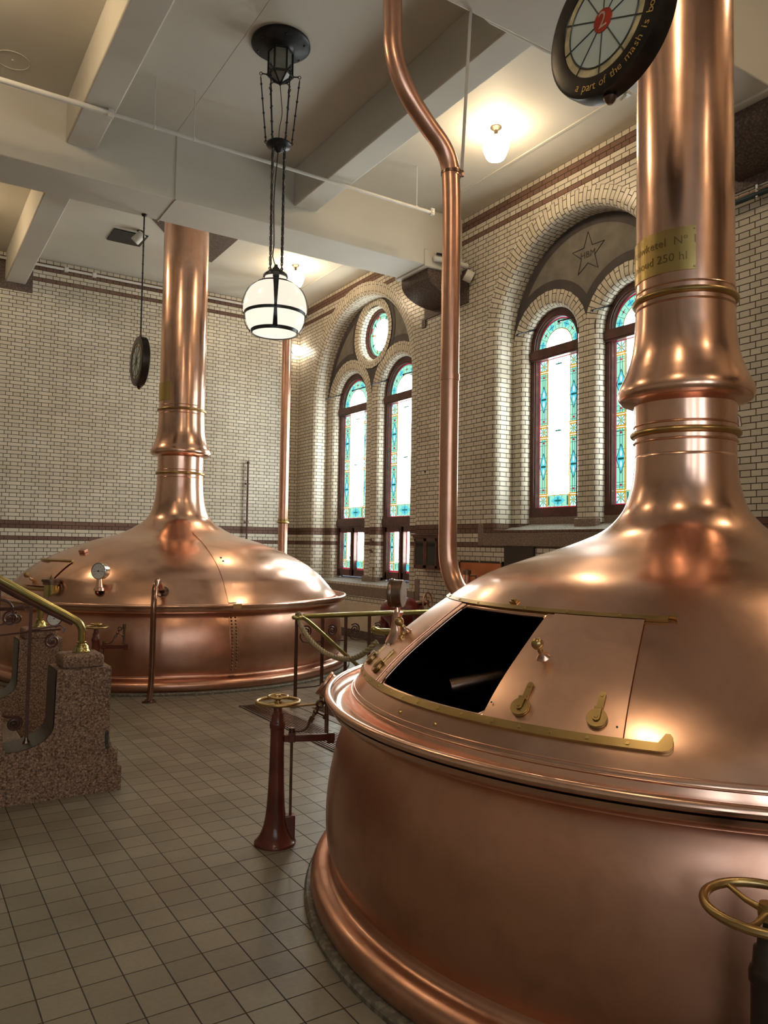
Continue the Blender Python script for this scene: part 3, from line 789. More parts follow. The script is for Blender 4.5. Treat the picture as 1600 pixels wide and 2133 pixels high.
def hrail(H, th0, th1, z, hw, thick, hook0, hook1, name, parent, screws=None):
    m = MB(); n = 60; path = []
    sec = [(-hw, .001), (-hw, thick), (hw, thick), (hw, .001)]
    vs = []; L = 4
    for i in range(n+1):
        th = th0 + (th1-th0)*i/n; p, nn, t, s = dome_frame(H, th, z)
        for a, b in sec: vs.append(p + s*a + nn*b)
    fs = []
    for i in range(n):
        for k in range(4): fs.append((i*4+k, (i+1)*4+k, (i+1)*4+(k+1) % 4, i*4+(k+1) % 4))
    fs += [(3,2,1,0), (n*4, n*4+1, n*4+2, n*4+3)]
    m.add(vs, fs)
    for th, hk, sg in ((th0, hook0, -1), (th1, hook1, 1)):
        if not hk: continue
        # end turns towards the door as a rounded stop
        p, nn, t, s = dome_frame(H, th, z)
        t = t*(1 if th1 > th0 else -1)*sg
        pts = [(-.012,-hw),(.0,-hw),(.022,-hw*.6),(.034,hw*.3),(.034,hw+hk*.022),(.026,hw+hk*.034),(.010,hw+hk*.034),(.0,hw+hk*.018),(-.012,hw)]
        if hk < 0: pts = [(a, -b) for a, b in pts]
        m.prism(pts, p + nn*.001, t, s, nn*thick)
    ob = m.build(name, MAT['brass'], parent, 30)
    if screws:
        for th in screws:
            k = MB(); p, nn, t, s = dome_frame(H, th, z, thick); k.cyl(p - nn*.002, p + nn*.003, .0075, .006, 10); k.obox(p + nn*.0032, t*.006+s*.004, (s*.0012-t*.0018), nn*.0004)
            k.build('screw_head', MAT['brass_plate'], ob)
    return ob
# hatch rails
hrail(HN, 138, 213.6, 1.094, .0155, .016, 0, 1, 'hatch_rail', near, [146,151,156,161,166,171,175,179,183.5,188,193,197,201,205.5,210])
hrail(HN, 141, 213.2, 1.478, .012, .014, 0, -1, 'hatch_rail', near, [150,160,170,185,195,205])
# sliding doors
def knob(parent, H, th, z, off=.012, ball=.024):
    m = MB(); p, n, t, s = dome_frame(H, th, z, off)
    m.lathe([(0,0),(.028,0),(.023,.006),(.014,.018),(.011,.030)], p, n, 20)
    o = m.build('knob_foot', MAT['copper'], parent)
    m = MB(); m.lathe([(.010,.028),(.012,.034),(.009,.040),(.009,.048)], p, n, 16); m.ball(p + n*(.048+ball*.9), ball, 20)
    m.build('door_knob', MAT['brass'], parent)
def roller(parent, H, th, zr, up_=.115):
    p, n, t, s = dome_frame(H, th, zr, .016)
    m = MB(); m.lathe([(0,0),(.036,0),(.036,.004),(.033,.005),(.033,.010),(.036,.011),(.036,.015),(0,.015)], p, n, 28)
    w_ = m.build('roller_wheel', MAT['brass'], parent)
    m = MB()
    q = [(-.013,-.004),(-.009,-.012),(0,-.016),(.009,-.012),(.013,-.004),(.013,.036),(-.013,.036)]
    m.prism(q, p + n*.018, t, s, n*.005)
    m.obox(p + s*.036 + n*.014, t*.013, s*.003, n*.010)
    q = [(-.012,.034),(.012,.034),(.012,up_-.012),(.008,up_-.003),(0,up_),(-.008,up_-.003),(-.012,up_-.012)]
    p0, n0, t0, s0 = dome_frame(H, th, zr, .0145)
    m.prism(q, p0, t, s, n*.006)
    for h in (.05, up_-.02): 
        a = p0 + s*h + n*.006; m.cyl(a, a + n*.003, .006, .005, 10)
    a = p + n*.023; m.cyl(a, a+n*.003, .008, .007, 10)
    m.build('roller_bracket', MAT['brass'], parent)
for (a0, a1, ain, aknob, rolls) in ((192.7, 209.4, 191.0, 195.6, (196.2, 206.2)), (163.0, 147.5, 165.0, 154.5, (159.5, 150.5))):
    m = MB(); shell(m, HN, a0, a1, 1.106, 1.468, .010, .004)
    shell(m, HN, ain, a0 + (1.0 if a1 > a0 else -1.0), 1.106, 1.468, .004, .004, 4)
    door = m.build('sliding_door', MAT['copper_door'], near, 50)
    knob(door, HN, aknob, 1.315 if a1 > a0 else 1.30, .014)
    for th in rolls: roller(door, HN, th, 1.148)
    for th, z in ((ain + (.6 if a1 > a0 else -.6), 1.15), (a1 + (-.8 if a1 > a0 else .8), 1.135)):
        p, n, t, s = dome_frame(HN, th, z, .0145); m = MB(); m.cyl(p, p+n*.0012, .004, n=8); m.build('bolt_hole', MAT['iron_black'], door)
# small brass hinge plate above, screws below the lower rail, lower groove bead
m = MB(); p, n, t, s = dome_frame(HN, 180, 1.506, .0); m.obox(p + n*.005, t*.022, s*.012, n*.005); m.cyl(p+n*.012-t*.012, p+n*.012+t*.012, .005)
m.build('hinge_plate', MAT['brass'], near, 30, bevel=.002)
m = MB(); m.torus((*HN['c'], 1.004), 1.772, .0045, n=160, m=8); m.torus((*HN['c'], 1.024), 1.757, .003, n=160, m=6); m.build('groove_bead', MAT['copper'], near, 80)
for th in (175.6, 183.9):
    m = MB(); p, n, t, s = dome_frame(HN, th, 1.047, 0); m.lathe([(0,.008),(.005,.008),(.009,.004),(.010,0)], p, n, 14); m.build('screw_head', MAT['brass_plate'], near)
# stirring arm inside the kettle
m = MB(); m.tube([(3.58,2.6,1.28),(3.0,2.62,1.22),(2.5,2.72,1.16),(2.2,2.85,1.10)], .04, 12); m.cyl((3.58,2.6,.3),(3.58,2.6,1.9), .07)
m.build('stirring_arm', MAT['gunmetal'], near)
m = MB(); m.tube([(2.05,3.1,1.02),(2.1,2.85,1.0),(2.2,2.6,1.0)], .02, 10); m.build('stirring_paddle', MAT['gunmetal'], near)

# name plate on the flue with raised lettering
MAT['plate_ink'] = metal('plate_letter_brass', (.26,.18,.07), (.34,.24,.10), (.3,.4), 5, .0)
def plate(parent, H, R, th0, th1, z0, z1, lines, size):
    m = MB(); n = 30; cx, cy_ = H['c']; vs = []; fs = []
    for i in range(n+1):
        a = math.radians(th0 + (th1-th0)*i/n)
        for r, z in ((R+.0015, z0), (R+.006, z0), (R+.006, z1), (R+.0015, z1)): vs.append((cx + r*math.cos(a), cy_ + r*math.sin(a), z))
    for i in range(n):
        for k in range(4): fs.append((i*4+k, (i+1)*4+k, (i+1)*4+(k+1) % 4, i*4+(k+1) % 4))
    fs += [(3,2,1,0), (n*4, n*4+1, n*4+2, n*4+3)]
    m.add(vs, fs); ob = m.build('name_plate', MAT['brass_plate'], parent, 40)
    m = MB(); mid = math.radians((th0+th1)/2)
    for k, ln in enumerate(lines):
        tv, tf = text_shapes(ln, size)
        z = (z0+z1)/2 + (len(lines)/2 - .5 - k)*size*1.35
        m.add([(cx + (R+.0075)*math.cos(mid + p.x/R), cy_ + (R+.0075)*math.sin(mid + p.x/R), z + p.y) for p in tv], tf)
    if lines: m.build('lettering', MAT['plate_ink'], ob, 0)
    for th in (th0 + (1.5 if th1 > th0 else -1.5), th1 - (1.5 if th1 > th0 else -1.5)):
        a = math.radians(th); e = Vector((math.cos(a), math.sin(a), 0))
        for z in (z0+.014, z1-.014): q = Vector((cx, cy_, z)) + e*(R+.006); m = MB(); m.cyl(q, q+e*.003, .006, .004, 10); m.build('plate_screw', MAT['brass'], ob)
    return ob
plate(near, HN, .252, 132.0, 228.0, 3.190, 3.415, ['Brouwketel  N\u00ba 1', 'Inhoud 250 hl'], .062)
plate(far, HF, .329, 130.0, 222.0, 3.80, 4.06, [], .07)
# bracket behind the near bell
m = MB(); a = math.radians(-35); e = Vector((math.cos(a), math.sin(a), 0)); p = Vector((*HN['c'], 2.49)) + e*.26
m.tube([p, p+e*.025+Vector((0,0,-.02)), p+e*.03+Vector((0,0,-.07))], .012, 8); m.build('flue_bracket', MAT['gunmetal'], near)

# far kettle details: riveted strap, curved plate strap, hatch with cover and knob
def strap(m, H, th, w, z0, z1, off, th_slope=0):
    n = 24; vs = []; fs = []
    for i in range(n+1):
        z = z0 + (z1-z0)*i/n; p, nn, t, s = dome_frame(H, th + th_slope*i/n, z)
        ww = w*(1-.35*i/n)
        for a, b in ((-ww, .0), (-ww, off), (ww, off), (ww, 0)): vs.append(p + t*a + nn*b)
    for i in range(n):
        for k in range(4): fs.append((i*4+k, i*4+(k+1) % 4, (i+1)*4+(k+1) % 4, (i+1)*4+k))
    m.add(vs, fs)
m = MB(); strap(m, HF, -91.3, .052, 1.03, 1.90, .010, 0); m.build('dome_strap', MAT['copper'], far, 40)
m = MB()
a = math.radians(-91.3)
def body_r(H, z):
    d = sp2(H['lower'], .02)
    for (r0, z0), (r1, z1) in zip(d, d[1:]):
        if z0 <= z <= z1: return r0 + (r1-r0)*(z-z0)/(z1-z0)
    return d[0][0] if z < d[0][1] else d[-1][0]
e = Vector((math.cos(a), math.sin(a), 0)); t = Vector((-math.sin(a), math.cos(a), 0))
vs = []; zz = [.215 + (.90-.215)*i/16 for i in range(17)]
for z in zz:
    r = body_r(HF, z); c0 = Vector((*HF['c'], z))
    for w_, o_ in ((-.05, 0), (-.05, .009), (.05, .009), (.05, 0)): vs.append(c0 + e*(r+o_) + t*w_)
m.add(vs, [(i*4+k, i*4+(k+1) % 4, (i+1)*4+(k+1) % 4, (i+1)*4+k) for i in range(16) for k in range(4)])
st = m.build('riveted_strap', MAT['copper_dark'], far, 40)
m = MB()
for i in range(17):
    z = .25 + .038*i; r = body_r(HF, z); c0 = Vector((*HF['c'], z))
    for w_ in (-.026, .026):
        q = c0 + e*(r+.009) + t*w_; m.lathe([(.013,0),(.011,.008),(.005,.012),(0,.012)], q, e, 10)
st2 = m.build('rivets', MAT['gunmetal'], st)
m = MB(); r = 2.47; c0 = Vector((*HF['c'], 1.0)); m.obox(c0 + e*r, t*.055, e*.012, Vector((0,0,.032))); m.build('rim_clip', MAT['copper'], far, 30, bevel=.004)
m = MB(); 
for z in (1.56, 1.52): 
    p, n, t_, s_ = dome_frame(HF, -89.0, z); m.lathe([(.016,0),(.012,.007),(0,.009)], p, n, 10)
m.build('bolt_heads', MAT['gunmetal'], far)
m = MB(); shell(m, HF, -152, -166, 1.18, 1.47, .010, .005)
dr = m.build('sliding_door', MAT['copper'], far, 50)
knob(dr, HF, -164, 1.25, .014, .036)
hrail(HF, -200, -152, 1.478, .014, .03, 0, 0, 'hatch_rail', far); hrail(HF, -200, -150, 1.15, .014, .02, 0, 0, 'hatch_rail', far)
m = MB(); p, n, t_, s_ = dome_frame(HF, -156, 1.60); m.obox(p+n*.02, t_*.06, s_*.03, n*.02); m.build('hinge_plate', MAT['copper_dark'], far, 30, bevel=.004)
# capped vent stub on the far kettle
m = MB(); p = Vector((*HF['c'], 0)) + Vector((math.cos(math.radians(-149.5)), math.sin(math.radians(-149.5)), 0))*2.2
m.cyl((p.x, p.y, 1.0), (p.x, p.y, 1.22), .085, n=28); v_ = m.build('vent_stub', MAT['brass_rail'], far, 40)
m = MB(); m.lathe([(.09,0),(.10,.0),(.10,.03),(.115,.035),(.115,.065),(.03,.07),(.02,.085),(.008,.10),(.006,.12),(0,.125)], (p.x, p.y, 1.215), (0,0,1), 28)
m.build('vent_cap', MAT['gunmetal'], v_, 40)

# dial gauges
def gauge(name, c, face, R, depth, body_mat, parent=None, dial=True, rim=None):
    """drum gauge: centre of the face, outward face normal"""
    f = Vector(face).normalized(); c = Vector(c)
    m = MB(); m.lathe([(0,-depth),(R*.93,-depth),(R*.97,-depth+.004),(R*.97,-depth*.3),(R,-depth*.28),(R*1.04,-depth*.2),(R*1.04,0),(R*.98,.004),(R*.9,.002)], c, f, 44)
    b = m.build('gauge_case', body_mat, parent, 35)
    if dial:
        m = MB(); m.lathe([(0,.0),(R*.9,.0)], c + f*.001, f, 40); d = m.build('dial_face', MAT['dial'], b, 0)
        u = Vector((0,0,1)); u = (u - f*u.dot(f)).normalized(); w_ = f.cross(u)
        m = MB()
        for k in range(0, 33):
            a = math.radians(-130 + 260*k/32) ; dd = u*math.cos(a) + w_*math.sin(a); l = .10 if k % 4 == 0 else .05
            m.obox(c + f*.0022 + dd*R*(.80-l/2), dd*R*l/2, f.cross(dd)*R*(.012 if k % 4 == 0 else .006), f*.0003)
        for k in range(0, 9):
            a = math.radians(-130 + 260*k/8); dd = u*math.cos(a) + w_*math.sin(a)
            m.obox(c + f*.0022 + dd*R*.58, u*R*.045, w_*R*.03, f*.0002)
        m.obox(c + f*.004 - w_*R*.05, w_*R*.62, u*R*.012, f*.0006); m.cyl(c+f*.002, c+f*.007, R*.09)
        m.build('dial_marks', MAT['dial_ink'], d, 0)
    return b
# thermometer on the far kettle
p, n, t, s = dome_frame(HF, -131.4, 1.176)
G = thing('thermometer', 'chrome rimmed round thermometer on the dome of the far kettle', 'thermometer', tuple(p))
m = MB(); e_ = Vector((0,0,1)); b0 = p + n*.0
m.lathe([(.065,-.02),(.058,.012),(.045,.02),(.038,.05),(.030,.11),(.026,.125),(0,.125)], p - Vector((0,0,.01)) + n*.03, (0,0,1), 24)
m.build('stem', MAT['copper'], G)
m = MB(); pc = p + n*.03 + Vector((0,0,.20)); m.cyl(pc - Vector((0,0,.10)), pc - Vector((0,0,.05)), .014); m.build('nut', MAT['gunmetal'], G)
gauge('g', pc + Vector((-.7,-.7,0)).normalized()*.03, (-.72,-.69,.04), .095, .10, MAT['steel'], G)
# gauge on the near kettle, seen from behind
p, n, t, s = dome_frame(HN, 151.3, 1.262)
G = thing('pressure_gauge', 'round bronze gauge on a copper stem behind the open hatch', 'gauge', tuple(p))
m = MB(); q = p + n*.01
m.lathe([(.062,-.02),(.050,.005),(.036,.03),(.029,.07),(.026,.115),(.026,.125),(.032,.127),(.032,.137),(.016,.138),(.012,.165)], q, (0,0,1), 28); m.build('stem', MAT['copper'], G, 40)
fn = Vector((-.66,.75,0)).normalized()
gauge('g', q + Vector((0,0,.232)) + fn*.035, fn, .074, .066, MAT['gunmetal'], G)
m = MB(); m.lathe([(.0,.0),(.068,.0)], q + Vector((0,0,.232)) - fn*.0325, -fn, 36); m.build('back_plate', plain('grey_back_plate', (.36,.33,.29), .5, .2, .1, 20), G, 0)
m = MB(); p2, n2, t2, s2 = dome_frame(HN, 155.8, 1.272); m.tube([p2, p2+n2*.02, p2+n2*.028+s2*.02], .008, 8); m.ball(p2+n2*.028+s2*.022, .012, 10); m.build('small_tap', MAT['brass'], near)

# ================================================================ valve stands
def handwheel(parent, c, R, axis=(0,0,1), mat='brass', spokes=4, r=.011):
    c = Vector(c); ax = Vector(axis).normalized(); u = ax.orthogonal().normalized(); v = ax.cross(u)
    m = MB(); m.torus(c, R, r, axis, 48, 10)
    m.lathe([(0,-.02),(.022,-.02),(.024,0),(.022,.014),(0,.016)], c - ax*.01, axis, 18)
    for k in range(spokes):
        a = 2*PI*k/spokes + .5; d = u*math.cos(a) + v*math.sin(a)
        m.tube([c - ax*.01 + d*.015, c - ax*.012 + d*R*.5, c + d*R], [.010,.008,.007], 8)
    return m.build('handwheel', MAT[mat], parent, 50)
def stand(label, base, R, arm_dir, wheel_mat='brass', gauge_kind=True, zt=.82, lock=True, paint='iron_red'):
    bx, by = base; root = thing('valve_stand', label, 'valve stand', (bx, by, 0), 'valve stands beside the kettles')
    m = MB(); m.lathe(sp2([(.122,.0),(.122,.012),(.115,.018),(.095,.045),(.075,.09),(.060,.16),(.051,.26),(.045,.40),(.041,.60),(.041,.665)], .02), (bx,by,0), n=36)
    m.lathe([(.041,.66),(.046,.668),(.046,.69),(.043,.70),(.037,.71),(.034,.75),(.026,.757),(.024,.79),(.012,.795),(.012,zt)], (bx,by,0), n=28)
    m.build('pedestal', MAT[paint], root, 50)
    w1 = handwheel(root, (bx,by,zt), R, mat=wheel_mat, spokes=4 if lock else 3, r=.011 if lock else .0125)
    w2 = MB()
    if lock: w2.torus((bx,by,zt+.03), R*.45, .008, n=32); w2.cyl((bx,by,zt),(bx,by,zt+.04), .016)
    if not lock: w2.cyl((bx,by,zt-.03),(bx,by,zt+.012), .02)
    for k in (range(4) if lock else ()): a = k*PI/2+.9; w2.cyl((bx,by,zt+.03),(bx+R*.45*math.cos(a),by+R*.45*math.sin(a),zt+.03), .006)
    w2.build('locking_wheel', MAT[wheel_mat], root, 50)
    d = Vector((arm_dir[0], arm_dir[1], 0)).normalized(); n = Vector((-d.y, d.x, 0)); B = Vector((bx,by,0))
    m = MB(); m.obox(B + d*.19 + Vector((0,0,.605)), d*.15, n*.017, Vector((0,0,.020))); m.obox(B + d*.315 + Vector((0,0,.602)), d*.022, n*.024, Vector((0,0,.030)))
    m.obox(B + d*.085 + Vector((0,0,.61)), d*.02, n*.022, Vector((0,0,.028)))
    m.build('bracket_arm', MAT['iron_red'], root, 35, bevel=.004)
    m = MB(); m.obox(B + d*.078 + Vector((0,0,.085)), d*.035, n*.03, Vector((0,0,.075))); m.build('drain_box', MAT['iron_red'], root, 35, bevel=.006)
    m = MB(); m.cyl(B + d*.085 + Vector((0,0,.15)), B + d*.085 + Vector((0,0,.6)), .0085, n=10); m.build('spindle_rod', MAT['gunmetal'], root)
    m = MB(); m.cyl(B + d*.085 + Vector((0,0,.63)), B + d*.085 + Vector((0,0,.665)), .017, n=12); m.tube(spline([B + d*.085 + Vector((0,0,.648)), B + d*.13 + Vector((0,0,.645)), B + d*.17 + Vector((0,0,.66)), B + d*.19 + Vector((0,0,.70))], .01), .008, 8)
    m.build('syphon_pipe', MAT['gunmetal'], root)
    m = MB(); a = B + d*.195 + Vector((0,0,.70)); u = Vector((d.x*.45, d.y*.45, .89)).normalized(); q = u.cross(n)
    m.cyl(a - u*.005, a + u*.03, .016, n=6); m.cyl(a + u*.03, a + u*.06, .010, n=10); m.ball(a + u*.062, .017, 12); m.cyl(a + u*.062 - q*.01, a + u*.062 - q*.06, .006, n=8); m.cyl(a + u*.062 - q*.055, a + u*.062 - q*.066, .018, n=12)
    m.cyl(a + u*.06, a + u*.10, .011, n=8); m.torus(a + u*.115 - n*.01, .018, .008, n, 20, 8)
    m.build('gauge_cock', MAT['gunmetal'], root)
    m = MB(); m.cyl(B + d*.29 + Vector((0,0,.63)), B + d*.29 + Vector((0,0,.84)), .0125, n=12); m.lathe([(.0,0),(.018,0),(.018,.05),(0,.05)], B + d*.29 + Vector((0,0,.80)), n=14); m.build('gauge_post', MAT['gunmetal'], root)
    f = Vector((-.67,.43,.60)).normalized()
    if gauge_kind:
        g = gauge('g', B + d*.285 + Vector((0,0,.915)) + f*.02, f, .078, .055, MAT['copper_pipe'], root)
    return root
stand('oxblood cast iron valve stand with brass handwheel on the open tiled floor', (1.955, 4.185), .125, (.93,-.37))
stand('valve stand with large brass handwheel at the near kettle, cut by the picture corner', (1.90, 1.14), .150, (.6,-.8), zt=.85, lock=False, paint='iron_dark')
stand('dark valve stand with handwheel against the far kettle, behind the granite pier', (1.90, 8.72), .125, (.9,-.35), gauge_kind=False)
stand('valve stand with white dial behind the sloping handrail, left of its twin', (1.42, 8.98), .125, (-.6,-.8), gauge_kind=False)
G = thing('dial_gauge', 'small white dial gauge seen under the sloping brass handrail', 'gauge', (1.46, 8.9, 0))
m = MB(); m.cyl((1.49,8.86,.0),(1.49,8.86,.85), .014); m.build('post', MAT['gunmetal'], G)
gauge('g', (1.49,8.83,.915), (-.3,-.95,.1), .075, .05, MAT['gunmetal'], G)

# ================================================================ pipes
# copper overflow pipe rising beside the far kettle
bx, by = 2.43, 8.50
T = thing('overflow_pipe', 'bent copper pipe from the floor into the far kettle dome', 'pipe', (bx, by, 0))
p, n, t, s = dome_frame(HF, -112.0, 1.16)
pts = [(bx,by,0.0)] + [(bx+.02,by,z) for z in (.3,.7,1.0)] + [(bx+.03,by+.02,1.14),(bx+.055,by+.085,1.25),(bx+.11,by+.2,1.31),(bx+.17,by+.33,1.29),(bx+.22,by+.43,1.22)] + [tuple(p + n*.06), tuple(p)]
m = MB(); m.tube(spline(pts, .03), .032, 16); m.build('pipe_bend', MAT['pipe_brown'], T)
m = MB(); m.lathe([(.03,.02),(.045,.015),(.075,.012),(.075,0)], (bx,by,0), n=24)
for k in range(4): a = k*PI/2+.4; m.cyl((bx+.06*math.cos(a), by+.06*math.sin(a), .01),(bx+.06*math.cos(a), by+.06*math.sin(a), .022), .008, n=6)
m.build('floor_flange', MAT['gunmetal'], T)
m = MB(); m.lathe([(.075,0),(.075,.012),(.045,.016),(.035,.02)], p, n, 24)
for k in range(4): a = k*PI/2+.2; q = p + (t*math.cos(a) + s*math.sin(a))*.058; m.cyl(q, q+n*.026, .008, n=6)
m.build('dome_flange', MAT['gunmetal'], T)
# far vertical copper pipe
T = thing('copper_pipe', 'slim copper pipe rising before the corner behind the hanging lantern', 'pipe', (6.43, 13.715, 0))
m = MB(); m.cyl((6.43,13.715,.0),(6.43,13.715,ZC), .092, n=28); m.build('riser', MAT['copper_pipe'], T, 40)
m = MB(); m.torus((6.43,13.715,2.17), .10, .022, n=32); m.lathe([(.092,2.19),(.104,2.19),(.104,2.24),(.092,2.24)], (6.43,13.715,0), n=28); m.build('joint_collar', MAT['brass'], T, 50)
# near S bent copper pipe
y_ = 4.80
def atx(u, v, y):   # scene point on the plane y seen at that photo position
    d = Matrix((right, down, fwd)).transposed() @ Vector((u-800, v-1066.5, 1600)); return Vector((0,0,EYE)) + d*(y/d.y)
T = thing('copper_pipe', 'long copper pipe with an S bend near the ceiling, entering the near kettle', 'pipe', (3.66, y_, 1.4))
C0 = [(3.05,y_,6.4),(3.07,y_,5.95),(3.078,y_,5.72),(3.085,y_,5.56),(3.13,y_,5.40),(3.235,y_,5.225),(3.42,y_,5.045),(3.565,y_,4.92),(3.635,y_,4.80),(3.655,y_,4.64),(3.665,y_,4.3)]
C0 += [(3.665,y_,z) for z in (3.6,3.0,2.4,2.0,1.75)] + [(3.668,y_-.02,1.60),(3.672,y_-.09,1.46),(3.675,y_-.22,1.36),(3.675,y_-.45,1.27),(3.675,4.1,1.21)]
C0 = [(3.03,y_,ZC)] + C0
m = MB(); m.tube(spline(C0, .04), .073, 24); m.build('pipe_run', MAT['copper_pipe'], T, 60)
m = MB(); m.lathe([(.072,0),(.079,0),(.079,.05),(.072,.05)], (3.665,y_,3.06), n=28); m.build('joint_collar', MAT['copper_pipe'], T, 30); m = MB(); m.lathe([(.072,0),(.077,0),(.077,.05),(.072,.05)], (3.66,y_,4.70), n=28); m.build('joint_collar', MAT['copper_pipe'], T, 30)
m = MB(); m.lathe([(.07,0),(.085,0),(.085,.022),(.07,.022)], (3.658,y_,4.715), n=28); m.obox((3.735,y_-.02,4.745),(.03,0,.0),(0,.012,0),(0,0,.022)); m.ball((3.745,y_-.02,4.76),.016)
m.build('pipe_clamp', MAT['gunmetal'], T)
m = MB(); m.cyl((3.745,y_-.02,4.76),(3.77,y_-.08,6.06), .0135, n=10); m.build('hanger_rod', MAT['white_paint'], T)
EXPOSURE = 0.88
# ================================================================ LAMPS
def globe_lamp(label, x, y):
    r_ = thing('ceiling_globe_lamp', label, 'ceiling light', (x, y, ZC), 'white glass globe lamps on the ceiling')
    m = MB(); m.lathe([(0,0),(.072,0),(.072,-.012),(.05,-.03),(.03,-.045),(.022,-.08),(.022,-.095),(.05,-.11),(.052,-.135),(0,-.135)], (x,y,ZC), n=32); m.build('ceiling_fitter', MAT['dark_bronze'], r_, 40)
    m = MB(); m.lathe(sp2([(.048,-.125),(.085,-.135),(.135,-.165),(.162,-.21),(.160,-.26),(.142,-.32),(.118,-.375),(.10,-.40),(.05,-.408),(0,-.41)], .02), (x,y,ZC), n=40); m.build('glass_globe', MAT['globe'], r_, 70)
    return r_
globe_lamp('glowing white globe lamp on the ceiling near the star arch', 6.09, 7.10)
globe_lamp('glowing white globe lamp on the ceiling behind the hanging lantern', 6.13, 12.77)
for x, y in ((6.10,1.3),(.25,7.1),(.25,1.3),(.25,12.8),(3.2,-2.6)):  # unseen lamps added for warm light and highlights on the copper
    globe_lamp('glowing white globe lamp on the ceiling outside the picture', x, y)

# small wall lamp in the far corner
T = thing('wall_lamp', 'bare glowing round lamp low in the far corner beside the slim copper pipe', 'wall light', (7.20, 15.2, 5.97))
m = MB(); m.ball((7.29,15.03,5.975), .11, 20); m.build('glass_globe', MAT['spot'], T, 70)
m = MB(); m.cyl((7.29,15.2,5.975),(7.29,15.12,5.975), .03); m.lathe([(0,0),(.05,0),(.05,.015),(0,.015)], (7.29,15.2,5.975), (0,-1,0), 20); m.build('wall_bracket', MAT['dark_bronze'], T)

# pendant lantern
lx, ly = 3.205, 7.137
L = thing('pendant_lantern', 'large opal glass pendant lantern in iron bands hanging on chains', 'pendant light', (lx, ly, ZC))
V = lambda x, y, z: Vector((lx+x, ly+y, z))
m = MB(); m.lathe([(0,ZC),(.30,ZC),(.305,ZC-.03),(.285,ZC-.045),(.25,ZC-.05),(.235,ZC-.062),(.15,ZC-.07),(.12,ZC-.10),(0,ZC-.10)], (lx,ly,0), n=48)
for k in range(6): a = k*PI/3+.3; m.ball(V(.25*math.cos(a), .25*math.sin(a), ZC-.055), .012, 8)
m.build('ceiling_plate', MAT['iron_black'], L, 40)
# hexagonal upper lantern
A0 = math.radians(36); zt, zb = ZC-.10, 6.585
hexp = lambda r, z, k: V(r*math.cos(A0+k*PI/3), r*math.sin(A0+k*PI/3), z)
m = MB()
for k in range(6):
    m.tube([hexp(.125, zt, k), hexp(.125, zb, k)], .010, 6); m.tube([hexp(.125, zt, k), hexp(.125, zt, k+1)], .010, 6)
    m.tube([hexp(.132, zb, k), hexp(.132, zb, k+1)], .013, 6); m.tube([hexp(.132, zb, k), V(0,0,6.495)], .009, 6)
    if k % 1 == 0: m.tube([hexp(.132, zb, k), hexp(.19, zb+.005, k)], .007, 6)
m.ball(V(0,0,6.495), .014, 10); m.build('hexagonal_frame', MAT['iron_black'], L)
m = MB()
for k in range(6):
    m.add([hexp(.12,zt,k), hexp(.12,zt,k+1), hexp(.12,zb,k+1), hexp(.12,zb,k)], [(0,1,2,3)]); m.add([hexp(.12,zb,k), hexp(.12,zb,k+1), V(0,0,6.50)], [(0,1,2)])
m.build('frosted_panes', MAT['lantern_glass'], L, 0)
for k in range(6):
    a = A0 + k*PI/3; d = Vector((math.cos(a), math.sin(a), 0))
    m = MB(); top = V(0,0,6.56) + d*.20; bot = V(0,0,5.875) + d*.132; dn = bot-top
    m.torus(V(0,0,6.588)+d*.197, .015, .004, d.cross(Vector((0,0,1))), 16, 6); m.torus(V(0,0,6.545)+d*.199, .015, .004, d, 16, 6)
    m.tube([top + dn*.02, bot], .0065, 6)
    for f in (.12,.34,.56,.78,.93): m.ball(top + dn*f, .013, 8)
    m.torus(bot, .014, .004, d.cross(Vector((0,0,1))), 16, 6)
    m.build('hanging_rod', MAT['iron_black'], L)
m = MB(); m.tube(spline([V(0,0,6.5), V(.02,.01,6.35), V(.03,0,6.2), V(.0,0,6.0), V(0,0,5.86)], .05), .004, 6); m.tube(spline([V(0,0,5.85), V(-.03,.02,5.3), V(-.02,.02,4.8), V(-.035,.01,4.68), V(0,0,4.58)], .05), .006, 6)
m.build('power_cord', MAT['iron_black'], L)
m = MB(); m.lathe([(0,5.885),(.10,5.88),(.125,5.865),(.13,5.85),(.12,5.835),(.08,5.82),(.04,5.80),(.02,5.775),(0,5.77)], (lx,ly,0), n=36); m.build('chain_disc', MAT['iron_black'], L, 50)
def chain(m, a, b, lw=.011, ll=.034, r=.0035):
    a = Vector(a); b = Vector(b); d = (b-a); n = int(d.length/(ll*1.45)); d.normalize(); u = d.orthogonal().normalized(); v = d.cross(u)
    for i in range(n):
        c = a + (b-a)*(i+.5)/n; w_ = u if i % 2 else v; pts = []
        for k in range(12):
            t = 2*PI*k/12; s_ = .5*ll*(1 if math.cos(t) > 0 else -1)
            pts.append(c + w_*lw*math.sin(t) + d*(math.cos(t)*lw + s_*.9))
        m.tube(pts, r, 5, closed=True)
for k in range(4):
    a = .35 + k*PI/2; d = Vector((math.cos(a), math.sin(a), 0))
    m = MB(); chain(m, V(0,0,5.83)+d*.085, V(0,0,4.56)+d*.082, .0115, .036, .0042); m.torus(V(0,0,4.535)+d*.082, .018, .0045, d.cross(Vector((0,0,1))), 18, 6)
    m.build('chain', MAT['iron_black'], L)
m = MB(); m.lathe([(0,4.60),(.018,4.60),(.022,4.575),(.035,4.565),(.045,4.545),(.10,4.515),(.122,4.495),(.125,4.47),(.115,4.465),(.115,4.48),(.0,4.49)], (lx,ly,0), n=40); m.build('lantern_cap', MAT['band_iron'], L, 40)
